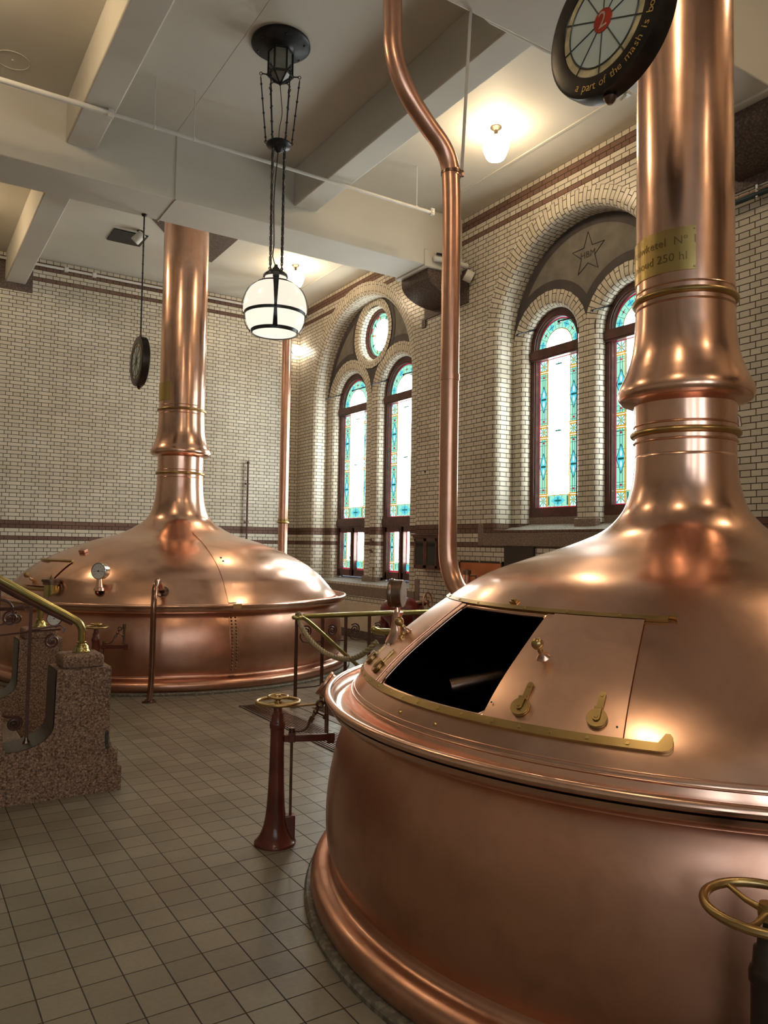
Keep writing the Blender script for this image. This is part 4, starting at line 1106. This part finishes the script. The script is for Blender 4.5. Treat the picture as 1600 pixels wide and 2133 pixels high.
m = MB(); m.lathe(sp2([(.108,4.475),(.112,4.45),(.135,4.415),(.185,4.395),(.235,4.36),(.285,4.295),(.312,4.215),(.322,4.14),(.318,4.11),(.305,4.095),(.298,4.09)], .012), (lx,ly,0), n=64); m.build('upper_shade', MAT['opal'], L, 60)
m = MB(); m.lathe(sp2([(.298,4.075),(.296,4.04),(.285,3.99),(.262,3.945),(.235,3.91)], .012), (lx,ly,0), n=64); m.build('lower_shade', MAT['opal_low'], L, 60)
m = MB(); m.lathe([(.22,3.895),(.15,3.888),(.06,3.884),(0,3.883)], (lx,ly,0), n=48); m.build('bottom_glass', MAT['opal_low'], L, 60)
def hoop(R, z, h, R2=None):
    R2 = R2 or R; m = MB(); m.lathe([(R,z+h/2),(R+.006,z+h/2),(R2+.006,z-h/2),(R2,z-h/2),(R,z+h/2)], (lx,ly,0), n=64); return m.build('iron_band', MAT['band_iron'], L, 30)
hoop(.185,4.392,.022,.200); hoop(.306,4.082,.030,.302); hoop(.236,3.902,.036,.228)
for k in range(4):
    a = math.radians(246.5) + k*PI/2; d = Vector((math.cos(a), math.sin(a), 0)); t = Vector((-d.y, d.x, 0))
    prof = sp2([(.122,4.49),(.125,4.44),(.165,4.415),(.205,4.395),(.262,4.345),(.305,4.26),(.326,4.17),(.322,4.10),(.308,4.082),(.305,4.04),(.294,3.98),(.268,3.935),(.243,3.90)], .02)
    m = MB(); vs = []
    for i, (r, z) in enumerate(prof):
        f = abs(z-4.10)/.35; w_ = .014 + .018*min(1, f)
        for s_ in (-1, 1): vs.append(V(0,0,z) + d*(r+.004) + t*w_*s_)
        for s_ in (1, -1): vs.append(V(0,0,z) + d*(r+.009) + t*w_*s_)
    n_p = len(prof)
    m.add(vs, [(i*4+q, i*4+(q+1) % 4, (i+1)*4+(q+1) % 4, (i+1)*4+q) for i in range(n_p-1) for q in range(4)])
    for z, r in ((4.392,.215),(4.082,.315),(3.902,.245)): m.ball(V(0,0,z) + d*(r+.004), .008, 8)
    m.build('iron_strap', MAT['band_iron'], L, 40)

# black ventilation plate and little spotlight on the far ceiling
T = thing('ceiling_plate', 'flat dark square plate on the ceiling left of the far flue', 'plate', (3.19, 13.24, ZC))
m = MB(); m.box(2.91,3.47,12.97,13.52,ZC-.02,ZC-.001); m.build('metal_plate', MAT['iron_black'], T, 0, bevel=.003)
T = thing('ceiling_spotlight', 'small grey cylinder spotlight hanging beside the dark ceiling plate', 'spotlight', (3.28, 12.93, ZC))
m = MB(); m.lathe([(0,0),(.05,0),(.05,-.02),(.012,-.03),(.012,-.07),(0,-.07)], (3.30,12.85,ZC), n=20); m.build('spot_base', MAT['dark_bronze'], T)
ax = Vector((-.5,.35,-.62)).normalized(); m = MB(); m.lathe([(0,0),(.055,0),(.07,.01),(.075,.19),(.065,.20),(0,.195)], Vector((3.33,12.80,ZC-.05)), ax, 24); m.build('spot_can', MAT['white_paint'], T, 40)

# hanging clocks with leaded faces
def hanging_clock(label, c, digit, words, words_a0, zrod):
    c = Vector(c); T = thing('hanging_sign', label, 'hanging sign', tuple(c))
    R = .325; f = Vector((-1,0,0))
    m = MB(); m.lathe([(0,-.10),(R*.93,-.10),(R,-.085),(R*1.0,-.02),(R*.985,0),(R*.94,.006),(R*.72,.006),(R*.70,-.004)], c, f, 64); m.build('drum_case', MAT['case'] , T, 35)
    m = MB(); m.lathe([(0,0),(R*.71,0)], c + f*.001, f, 56); fc = m.build('glass_face', MAT['clock_cream'], T, 0)
    m = MB(); m.lathe([(0,0),(R*.60,0)], c + f*.0025, f, 56); m.build('pale_centre', MAT['clock_glass'], fc, 0)
    up_, rt = Vector((0,0,1)), Vector((0,-1,0))      # right as seen from the face side
    m = MB(); m.torus(c + f*.003, R*.60, .004, f, 56, 6)
    for k in range(10):
        a = 2*PI*k/10 + .1; d = up_*math.cos(a) + rt*math.sin(a); m.tube([c + f*.004 + d*R*.14, c + f*.004 + d*R*.715], .0028, 6)
    m.build('lead_lines', MAT['lead'], fc, 40)
    m = MB(); m.lathe([(0,.006),(R*.155,.006),(R*.165,0)], c, f, 32); hub = m.build('red_centre', MAT['clock_red'], T, 30)
    m = MB(); tv, tf = text_shapes(digit, .105) if digit else ([], [])
    if digit: m.add([c + f*.0075 + rt*p.x + up_*p.y for p in tv], tf); m.build('digit', MAT['clock_digit'], hub, 0)
    else: hub.data.materials[0] = MAT['dark_bronze']; hub.name = 'dark_centre'
    if words:
        m = MB(); rr = R*.85; a = math.radians(words_a0)
        for ch in words:
            w_ = .036 if ch in 'mw' else (.013 if ch in 'il' else (.022 if ch == ' ' else (.016 if ch in 'tfr' else .0235)))
            a_mid = a + w_/2/rr
            if ch != ' ':
                tv, tf = text_shapes(ch, .052); d = up_*math.sin(a_mid) + rt*math.cos(a_mid); t = (up_*(-math.cos(a_mid)) + rt*math.sin(a_mid))
                tt = -t; 
                m.add([c + f*.0075 + d*rr - (t*-p.x) *1 + (-d)*p.y for p in tv], tf) if False else m.add([c + f*.0075 + d*rr + (t*-1)*p.x - d*p.y for p in tv], tf)
            a += w_/rr
        m.build('lettering', MAT['gold_letter'], T, 0)
    m = MB(); m.lathe([(0,0),(.026,0),(.03,-.015),(.020,-.035),(.010,-.045),(0,-.046)], c - f*.045 - up_*R*.985, (0,0,1), 16); m.build('finial', MAT['gunmetal'], T); m = MB(); m.lathe([(0,0),(.03,0),(.02,.02),(.012,.05),(0,.05)], c - f*.045 + up_*R*.98, (0,0,1), 16)
    m.build('rod_socket', MAT['gunmetal'], T)
    m = MB(); p0 = c - f*.045 + up_*(R+.01); n = int((zrod-p0.z)/.12)
    m.cyl(p0, (p0.x, p0.y, zrod), .010, n=10); m.lathe([(0,0),(.04,0),(.03,-.02),(.012,-.03)], (p0.x,p0.y,zrod), n=16)
    for k in range(1, n): m.ball((p0.x,p0.y,p0.z+.12*k), .014, 8)
    m.build('suspension_rod', MAT['iron_black'], T)
MAT['case'] = plain('case_black_brown', (.022,.015,.012), .3, .3, .3, 12)
MAT['clock_cream'] = plain('cream_leaded_glass', (.62,.52,.30), .2, 0, .3, 12)
MAT['clock_glass'] = plain('pale_leaded_glass', (.56,.63,.60), .12, 0, .05, 6)
MAT['lead'] = plain('lead_line', (.06,.065,.06), .4, .5)
MAT['clock_red'] = plain('red_enamel', (.40,.035,.012), .2)
MAT['clock_digit'] = plain('pale_digit', (.50,.33,.27), .3)
MAT['gold_letter'] = metal('gold_lettering', (.85,.52,.15), (.95,.65,.25), (.2,.3), 9, 0)
hanging_clock('round black framed leaded sign with red number 2, hanging before the large flue', (2.565, 2.275, 4.085), '2', 'a part of the mash is boiled', -124, ZC)
hanging_clock('round black framed leaded sign hanging from the beam beside the far flue', (2.60, 10.12, 4.10), '', '', 0, 6.06)

# conduits under the ceiling
T = thing('conduit', 'long white conduit pipe hung along the front of the main beam', 'conduit', (0, 8.45, 6.36))
m = MB(); m.tube([(XL,8.45,6.362),(1.80,8.45,6.362)], .030, 12); m.build('pipe_thick', MAT['white_paint'], T)
m = MB(); m.tube([(1.80,8.45,6.362),(6.11,8.45,6.35)], .021, 12); m.build('pipe_thin', MAT['white_paint'], T)
for x in (1.82, 6.11):
    m = MB(); m.obox((x,8.45,6.36),(.03,0,0),(0,.028,0),(0,0,.045)); m.cyl((x-.01,8.42,6.38),(x-.01,8.412,6.38),.012); m.cyl((x-.01,8.42,6.34),(x-.01,8.412,6.34),.012); m.build('pipe_coupling', MAT['white_paint'], T, 35, bevel=.006)
for x in (2.29, 2.74, 5.85):
    m = MB(); m.cyl((x,8.45,6.36),(x,8.45,ZC), .006, n=8); m.ball((x,8.45,6.36), .026, 8); m.build('hanger', MAT['white_paint'], T)
T = thing('conduit', 'white conduit pipe along the back wall under the ceiling', 'conduit', (0, 15.08, 6.79))
m = MB(); m.tube([(XL,15.1,6.785),(7.4,15.1,6.785)], .024, 10); m.build('pipe_run', MAT['white_paint'], T)
for x in (1.90, 2.55, 3.05): m = MB(); m.obox((x,15.1,6.785),(.035,0,0),(0,.034,0),(0,0,.04)); m.build('pipe_clip', MAT['white_paint'], T, 35, bevel=.005)
T = thing('conduit', 'white conduit pipe beside the large hanging sign, ending in a small spout', 'conduit', (4.2, 4.86, 6.2))
m = MB(); m.tube([(4.0,4.74,6.19),(4.02,4.84,6.19),(4.1,4.86,6.19),(5.80,4.86,6.16)], .020, 10); m.obox((5.82,4.86,6.16),(.03,0,0),(0,.026,0),(0,0,.034)); m.tube([(5.82,4.86,6.15),(5.76,4.90,6.08)], .014, 8); m.build('pipe_run', MAT['white_paint'], T)
T = thing('overflow_spout', 'short white pipe with black elbow where the main beam meets the wall', 'pipe', (7.1, 9.38, 6.15))
m = MB(); m.tube([(6.86,9.38,6.16),(7.05,9.30,6.14),(7.40,9.28,6.12)], .042, 14); m.ball((6.86,9.38,6.16), .045, 14); m.tube([(7.3,9.2,5.95),(7.40,9.15,5.9)], .09, 14); m.build('white_pipe', MAT['white_paint'], T)
m = MB(); m.tube([(6.90,9.40,6.25),(7.1,9.36,6.25),(7.18,9.34,6.30)], .018, 10); m.build('black_hose', MAT['iron_black'], T)
T = thing('wall_pipe', 'dark teal horizontal pipe on the brick wall right of the large flue', 'pipe', (7.35, 3.0, 5.42))
m = MB(); m.tube([(7.36,YF+.1,5.40),(7.36,5.2,5.42)], .030, 12); m.build('pipe_run', plain('dark_teal_paint', (.03,.05,.055), .3), T)
m = MB(); m.tube([(7.40,YF+.1,5.475),(7.40,5.2,5.485)], .008, 8); m.build('thin_line', MAT['copper_dark'], T)
for y in (4.48, 3.0, 1.4): m = MB(); m.obox((7.39,y,5.45),(.05,0,0),(0,.012,0),(0,0,.065)); m.ball((7.345,y,5.46),.014,8); m.build('pipe_clip', MAT['steel'], T, 30)

# ================================================================ STAIRS on the left with granite piers
def cheek(label, y0, y1, top=.866):
    P = thing('granite_pier', label, 'stair pier', (1.16, (y0+y1)/2, 0), 'granite piers at the foot of the stairs')
    m = MB()
    prof = [(.50,0),(1.425,0),(1.425,.165),(1.395,.178),(1.395,.285)] + [(1.395 - .06*math.sin(t*PI/2/6)*1.0, .285 + .115*(1-math.cos(t*PI/2/6))) for t in range(1,7)] + [(1.337,.866),(.98,.866),(.972,.50)]
    prof += [(.972 - .26*(1-math.cos(t*PI/2/8)), .50 - .155*math.sin(t*PI/2/8)) for t in range(1,9)] + [(.68,.345),(.66,.40),(.655,.60),(.60,.66),(-.2,1.16),(-1.0,1.66),(-1.0,0)]
    m.prism(prof, (0,y0,0), (1,0,0), (0,0,1), (0,y1-y0,0)); m.build('pier_block', MAT['granite'], P, 30, bevel=.006)
    m = MB(); zf = [(.971,.862),(.965,.50)] + [(.965 - .26*(1-math.cos(t*PI/2/8)), .495 - .147*math.sin(t*PI/2/8)) for t in range(1,9)] + [(.67,.352)]
    vs = [(x, y, z) for x, z in zf for y in (y0+.004, y1-.004)]
    m.add(vs, [(2*i, 2*i+1, 2*i+3, 2*i+2) for i in range(len(zf)-1)]); o = m.build('polished_cheek', MAT['granite_polished'], P, 40)
    m = MB(); yc = (y0+y1)/2; cx_ = 1.155; hx, hy = .140, min(.14, (y1-y0)/2-.02)
    m.box(cx_-hx, cx_+hx, yc-hy, yc+hy, .86, .958); m.build('pier_cap', MAT['granite'], P, 30, bevel=.028, seg=4)
    # scotia notch with polished face
    m = MB(); m.tube([(1.330,y0-.001,.30),(1.318,y0-.001,.34),(1.318,y0-.001,.42)], .012, 8); m.build('polished_edge', MAT['granite_polished'], P)
    return P
cheek('rough red granite pier at the stair foot, nearer of the two', 5.62, 5.95)
cheek('rough red granite pier at the stair foot, farther one behind the iron balustrade', 7.45, 7.78)
T = thing('stair_steps', 'grey granite steps rising to the left between the two granite piers', 'stairs', (.6, 6.7, 0))
for k in range(6):
    m = MB(); m.box(-1.3, .93-.29*k, 5.953, 7.447, .17*k, .17*(k+1)); m.build('step', MAT['sill_granite'], T, 0, bevel=.012)
# brass handrails with iron balustrade
def scroll(m, c, R, ax_, az_, r=.008, turns=2.2, a0=0.0, sgn=1, tail=None):
    c = Vector(c); pts = []
    n = int(turns*20)
    for i in range(n+1):
        a = a0 + sgn*2*PI*turns*i/n; rr = R*(1 - .86*i/n); pts.append(c + ax_*rr*math.cos(a) + az_*rr*math.sin(a))
    if tail: pts = [Vector(p) for p in tail] + pts
    m.tube(pts, r, 6); m.ball(c, r*1.4, 8)
def handrail(label, y, ztop_pts, posts):
    H = thing('brass_handrail', label, 'handrail', (1.16, y, .958), 'brass stair handrails')
    m = MB(); m.tube(spline([(1.165,y,1.02),(1.166,y,1.085),(1.160,y,1.13),(1.138,y,1.168),(1.09,y,1.203),(.95,y,1.287),(.63,y,1.478),(0,y,1.853),(-1.2,y,2.57)], .02), .027, 18); m.build('rail_tube', MAT['brass_rail'], H, 60)
    m = MB(); m.lathe([(0,0),(.060,0),(.060,.008),(.052,.014),(.050,.03),(.044,.045),(.033,.055),(.030,.062),(.034,.066),(.034,.074),(.027,.078)], (1.165,y,.958), n=32); m.build('rail_socket', MAT['brass_rail'], H, 50)
    m = MB(); m.tube([(1.10,y,1.165),(.95,y,1.245),(.63,y,1.437),(0,y,1.812),(-1.2,y,2.53)], .017, 8); m.build('under_rail', MAT['iron_brown'], H)
    X = Vector((1,0,0)); Z = Vector((0,0,1))
    for x in (.825, .50, .18, -.15):
        z0 = .36 if x > .7 else .66 + (.6-x)*.625 - .02
        m = MB(); m.obox((x,y,(z0+1.22+(.95-x)*.595)/2),(.010,0,0),(0,.010,0),(0,0,(1.22+(.95-x)*.595-z0)/2)); m.build('baluster', MAT['iron_brown'], H)
        m = MB(); m.lathe([(0,0),(.026,0),(.024,.02),(.014,.035),(.012,.05)], (x,y,z0-.01), n=14); m.build('baluster_foot', MAT['gunmetal'], H)
    for xa, zc in ((.97,1.045),(.70,1.215),(.56,1.215),(.36,1.40)):
        m = MB(); scroll(m, (xa,y,zc), .050, X, Z, .008, 2.0, PI/2, 1); m.build('iron_scroll', MAT['iron_brown'], H)
    m = MB(); m.tube([(1.03,y,1.10),(1.05,y,1.13),(1.02,y,1.155),(.83,y,1.13)], .007, 6)
    m.tube([(1.02,y,1.125),(.83,y,1.12),(.60,y,1.10),(.52,y,1.105)], .007, 6); m.tube([(.83,y,1.285),(.60,y,1.285),(.50,y,1.28)], .007, 6)
    m.torus((.63,y,1.26), .085, .008, (0,1,0), 28, 6)
    m.build('cross_bar', MAT['iron_brown'], H)
    m = MB(); scroll(m, (.745,y,.50), .050, X, Z, .011, 1.9, PI/2+.3, -1, tail=[(.45,y,.66),(.55,y,.635),(.65,y,.575),(.70,y,.55)]); m.build('foot_scroll', MAT['iron_brown'], H)
handrail('sloping brass handrail over the scrolled iron balustrade, nearer stair side', 5.79, None, None)
handrail('brass handrail rising from the farther granite pier', 7.615, None, None)

# ================================================================ STAIRWELL guard with rope
GY = 7.53
G = thing('stairwell_railing', 'brown iron railing with brass top rail around the stairwell', 'railing', (3.72, GY, 0))
m = MB(); m.tube(spline([(3.80,GY,.965),(4.5,GY,.965),(5.75,GY,.965)], .2), .029, 14)
m.build('top_rail', MAT['brass_rail'], G, 60)
m = MB(); m.tube(spline([(3.84,GY,.965),(3.74,GY,.965),(3.69,GY,.963),(3.665,GY-.03,.962),(3.69,GY-.06,.96),(3.76,GY-.07,.955),(3.85,GY-.07,.90),(4.18,GY-.07,.625),(4.43,GY-.07,.42),(5.5,GY-.07,-.46)], .03), .022, 14)
m.build('descending_handrail', MAT['brass_rail'], G, 60)
xs = [3.717, 4.035, 4.33, 4.64, 4.95, 5.26, 5.57]
for x in xs:
    m = MB(); m.obox((x,GY,.48),(.014,0,0),(0,.014,0),(0,0,.465)); m.build('post', MAT['iron_brown'], G)
    m = MB(); m.lathe([(0,0),(.040,0),(.036,.02),(.022,.05),(.0,.055)], (x,GY,.012), n=4); m.build('brass_foot', MAT['brass'], G, 0)
m = MB(); m.box(3.66,5.6,GY-.03,GY+.03,.004,.018); m.build('brass_curb_strip', MAT['brass'], G, 0)
for i, x in enumerate(xs[:-1]):
    m = MB(); s_ = 1
    scroll(m, (x+.12,GY,.80), .065, Vector((1,0,0)), Vector((0,0,1)), .009, 2.1, PI*.75, -1)
    m.tube([(x+.05,GY,.78),(x+.045,GY,.74),(x+.075,GY,.695),(x+.14,GY,.68),(x+.31,GY,.683)], .007, 6); m.build('iron_scroll', MAT['iron_brown'], G)
m = MB(); m.tube([(3.70,GY,.20),(3.95,GY,.20),(4.0,GY,.205)], .008, 6); m.tube([(4.0,GY,.205),(5.6,GY,.205)], .007, 6); m.build('lower_bar', MAT['iron_brown'], G)
G2 = thing('stair_handrail', 'brass horn ended handrail on the near side of the stairwell', 'handrail', (3.75, 5.93, .95))
m = MB(); m.tube(spline([(3.70,5.93,.992),(3.74,5.93,.975),(3.80,5.93,.965),(3.9,5.93,.955),(4.0,5.93,.90),(4.4,5.93,.56),(5.4,5.93,-.28)], .03), [0.020]*1 + [.03]*400 if False else .030, 16); m.ball((3.70,5.93,.992), .030, 14, sc=1); m.build('rail_tube', MAT['brass_rail'], G2, 60)
m = MB(); m.cyl((3.85,5.93,.0),(3.85,5.93,.95), .014, n=10); m.torus((3.86,5.93,.90), .03, .006, (0,1,0), 20, 6); m.build('post', MAT['iron_brown'], G2)
# twisted barrier rope
T = thing('barrier_rope', 'thick twisted fibre rope sagging across the head of the stairs', 'rope', (3.72, 6.7, .65))
base = spline([(3.725,7.50,.965),(3.715,7.44,.90),(3.715,7.30,.805),(3.715,7.06,.705),(3.715,6.80,.655),(3.715,6.52,.648),(3.72,6.28,.69),(3.73,6.10,.77),(3.76,5.97,.87)], .012)
for s_ in range(3):
    pts = []
    for i, p in enumerate(base):
        tdir = (base[min(i+1,len(base)-1)] - base[max(i-1,0)]).normalized(); u = Vector((1,0,0)); v = tdir.cross(u).normalized()
        a = i*.52 + s_*2*PI/3; pts.append(p + (u*math.cos(a) + v*math.sin(a))*.0125)
    m = MB(); m.tube(pts, .0155, 8); m.build('rope_strand', MAT['rope'], T, 70)
m = MB(); m.torus((3.725,7.53,.965), .034, .016, (1,.0,0), 24, 10); m.torus((3.745,7.53,.965), .034, .016, (1,.1,0), 24, 10); m.ball((3.73,7.50,1.005), .024, 12); m.build('rope_knot', MAT['rope'], T, 60)
# drain grate in the floor
T = thing('floor_grate', 'long dark slotted drain grate set in the tiled floor', 'drain grate', (3.37, 6.2, 0))
m = MB(); m.box(3.22,3.52,4.5,7.82,.001,.003); m.build('drain_bed', MAT['iron_black'], T, 0)
m = MB()
for k in range(10): x = 3.24 + .029*k; m.box(x, x+.012, 4.52, 7.80, .003, .010)
m.build('grate_bars', MAT['gunmetal'], T, 0)
m = MB(); m.box(3.205,3.225,4.5,7.84,.0,.009); m.box(3.515,3.535,4.5,7.84,.0,.009); m.box(3.205,3.535,7.81,7.84,0,.009); m.build('grate_frame', MAT['stone_brown'], T, 0)

# ================================================================ THINGS ON THE RIGHT WALL
T = thing('wall_cabinet', 'dark wooden glazed cabinet on the wall behind the S bent copper pipe', 'cabinet', (7.3, 10.1, 1.35))
m = MB(); m.box(7.24,7.435,9.74,10.38,1.38,1.92); m.build('cabinet_body', MAT['wood_cabinet'], T, 0, bevel=.004)
m = MB(); m.box(7.20,7.435,9.70,10.43,1.92,1.95); m.box(7.22,7.435,9.72,10.405,1.885,1.92); m.build('cornice', MAT['wood_cabinet'], T, 0, bevel=.004)
for y0, y1 in ((10.07,10.37),(9.75,10.06)):
    m = MB(); m.box(7.225,7.24,y0,y1,1.40,1.445); m.box(7.225,7.24,y0,y1,1.83,1.875); m.box(7.225,7.24,y0,y0+.04,1.40,1.875); m.box(7.225,7.24,y1-.04,y1,1.40,1.875); d = m.build('cabinet_door', MAT['wood_cabinet'], T, 0, bevel=.002)
    m = MB(); m.box(7.232,7.236,y0+.03,y1-.03,1.43,1.84); m.build('door_pane', MAT['glass_dark'], d, 0)
T = tag(MB().box(7.405,7.43,7.755,8.37,1.30,1.765).build('blackboard', MAT['black'], None, 0, bevel=.003), 'plain black board hanging on the white bricks under the granite sill', 'board')
for y in (7.82, 8.30): m = MB(); m.torus((7.415,y,1.775), .014, .003, (0,1,0), 16, 6); m.build('hanging_ring', MAT['gunmetal'], T)
o = MB().box(7.41,7.435,8.42,9.39,.95,1.53).build('copper_sheet', MAT['copper_panel'], None, 0)
tag(o, 'flat copper sheet panel on the wall left of the black board', 'panel')
m = MB(); m.box(7.40,7.437,8.40,9.41,1.515,1.545); m.box(7.40,7.437,8.40,8.425,.95,1.53); m.box(7.40,7.437,9.385,9.41,.95,1.53); m.build('edge_frame', MAT['dark_bronze'], o, 0)
for y in (8.43, 8.9, 9.38): m = MB(); m.ball((7.40,y,1.53), .016, 10); m.build('corner_stud', MAT['brass'], o)
T = thing('copper_cylinder', 'small upright copper cylinder with a tap before the copper sheet', 'cylinder', (7.2, 8.96, .9))
m = MB(); m.lathe([(0,0),(.07,0),(.07,.02),(.025,.04),(.025,.58),(.058,.60),(.058,1.34),(0,1.34)], (7.2,8.96,0), n=28); m.build('cylinder_body', MAT['copper'], T, 40)
m = MB(); m.lathe([(0,1.34),(.068,1.34),(.068,1.40),(.055,1.41),(.02,1.42),(0,1.42)], (7.2,8.96,0), n=28); m.build('cylinder_cap', MAT['gunmetal'], T, 40)
m = MB(); m.tube([(7.2,9.0,1.22),(7.17,9.08,1.22),(7.17,9.09,1.16)], .014, 8); m.tube([(7.2,9.0,1.02),(7.17,9.08,1.02),(7.17,9.09,1.22)], .010, 8); m.ball((7.17,9.09,1.22), .024, 10); m.tube([(7.22,8.90,1.33),(7.28,8.84,1.33),(7.28,8.83,1.25)], .016, 8); m.build('sight_tube', MAT['gunmetal'], T)
# maroon pump machine with a spoked wheel behind the near kettle
T = thing('pump', 'maroon painted cast iron pump with spoked wheel against the white brick wall', 'pump', (6.85, 10.1, 0))
m = MB(); m.lathe(sp2([(.30,.0),(.30,.08),(.20,.14),(.16,.35),(.20,.50),(.30,.62),(.34,.72),(.30,.84),(.16,.92),(.0,.95)], .03), (6.85,10.15,0), n=36); m.build('pump_body', MAT['maroon'], T, 50)
m = MB(); m.tube(spline([(6.85,10.45,.30),(6.85,10.60,.38),(6.85,10.62,.62),(6.85,10.45,.84),(6.85,10.2,.90)], .04), .075, 16); m.lathe([(.075,0),(.11,0),(.11,.03),(.075,.03)], (6.85,10.61,.50), n=20); m.build('suction_pipe', MAT['maroon'], T, 50)
m = MB(); m.tube([(6.85,10.0,.82),(7.05,9.90,.86),(7.1,9.78,.87)], .04, 14); m.build('bearing_arm', MAT['gunmetal'], T)
handwheel(T, (7.08,9.77,.87), .155, (.45,-.89,0), 'copper_dark', 5, .013)
# pilaster strip and small fittings on the brick pier
T = thing('pipe_bracket', 'small rusty iron bracket on the pier between the tall far windows, upper of two', 'bracket', (X1, 12.57, 1.85))
m = MB(); m.lathe([(0,0),(.045,0),(.04,.02),(.02,.03)], (X1,12.57,1.85), (-1,0,0), 14); m.cyl((X1-.03,12.57,1.86),(X1-.10,12.66,1.86), .014, n=8); m.build('bracket_body', MAT['gunmetal'], T)
T2 = copy_tree(T, None, (X1, 12.57, 1.65)); T2['label'] = 'small rusty iron bracket on the pier between the tall far windows, lower of two'
T = thing('window_hook', 'thin rusty hook hanging at the foot of the pier between the far windows', 'hook', (X1, 12.62, 1.25))
m = MB(); m.obox((X1-.01,12.5,1.31),(.012,0,0),(0,.02,0),(0,0,.02)); m.tube([(X1-.02,12.5,1.31),(X1-.025,12.5,1.10)], .006, 6); m.build('hook_body', MAT['gunmetal'], T)
T = thing('iron_rod', 'tall thin dark rod standing against the back wall', 'rod', (6.255, 15.1, 0))
m = MB(); m.tube([(6.26,15.12,.0),(6.255,15.12,3.42)], .022, 8); m.ball((6.255,15.12,3.45), .034, 10)
m.build('rod_body', MAT['iron_brown'], T)
for z in (2.2, 3.0): m = MB(); m.obox((6.257,15.15,z),(.035,0,0),(0,.05,0),(0,0,.012)); m.build('wall_clip', MAT['iron_brown'], T)
T = thing('wall_bolt', 'dark bolt head on the white brick pilaster left of the copper pipe', 'bolt', (XW, 10.5, 3.5))
m = MB(); m.lathe([(0,.012),(.014,.012),(.018,0)], (XW,10.38,2.99), (-1,0,0), 12); m.build('bolt_head', MAT['iron_black'], T)
# ---------------------------------------------------------------- render look
vs_ = scn.view_settings
vs_.view_transform = 'Standard'; vs_.look = 'None'; vs_.gamma = 1; vs_.use_curve_mapping = False; vs_.exposure = EXPOSURE
cy = scn.cycles
cy.use_denoising = True; cy.denoising_input_passes = 'RGB_ALBEDO_NORMAL'
try: cy.denoiser = 'OPENIMAGEDENOISE'
except Exception: pass
cy.max_bounces = 6; cy.diffuse_bounces = 3; cy.glossy_bounces = 4; cy.transmission_bounces = 0; cy.transparent_max_bounces = 2
cy.sample_clamp_indirect = 4.0; cy.blur_glossy = 1.0
cy.use_adaptive_sampling = True; cy.adaptive_threshold = .06; cy.adaptive_min_samples = 16
w = bpy.data.worlds.new('world'); scn.world = w; w.use_nodes = True
w.node_tree.nodes['Background'].inputs[0].default_value = (.75, .85, 1, 1); w.node_tree.nodes['Background'].inputs[1].default_value = .6
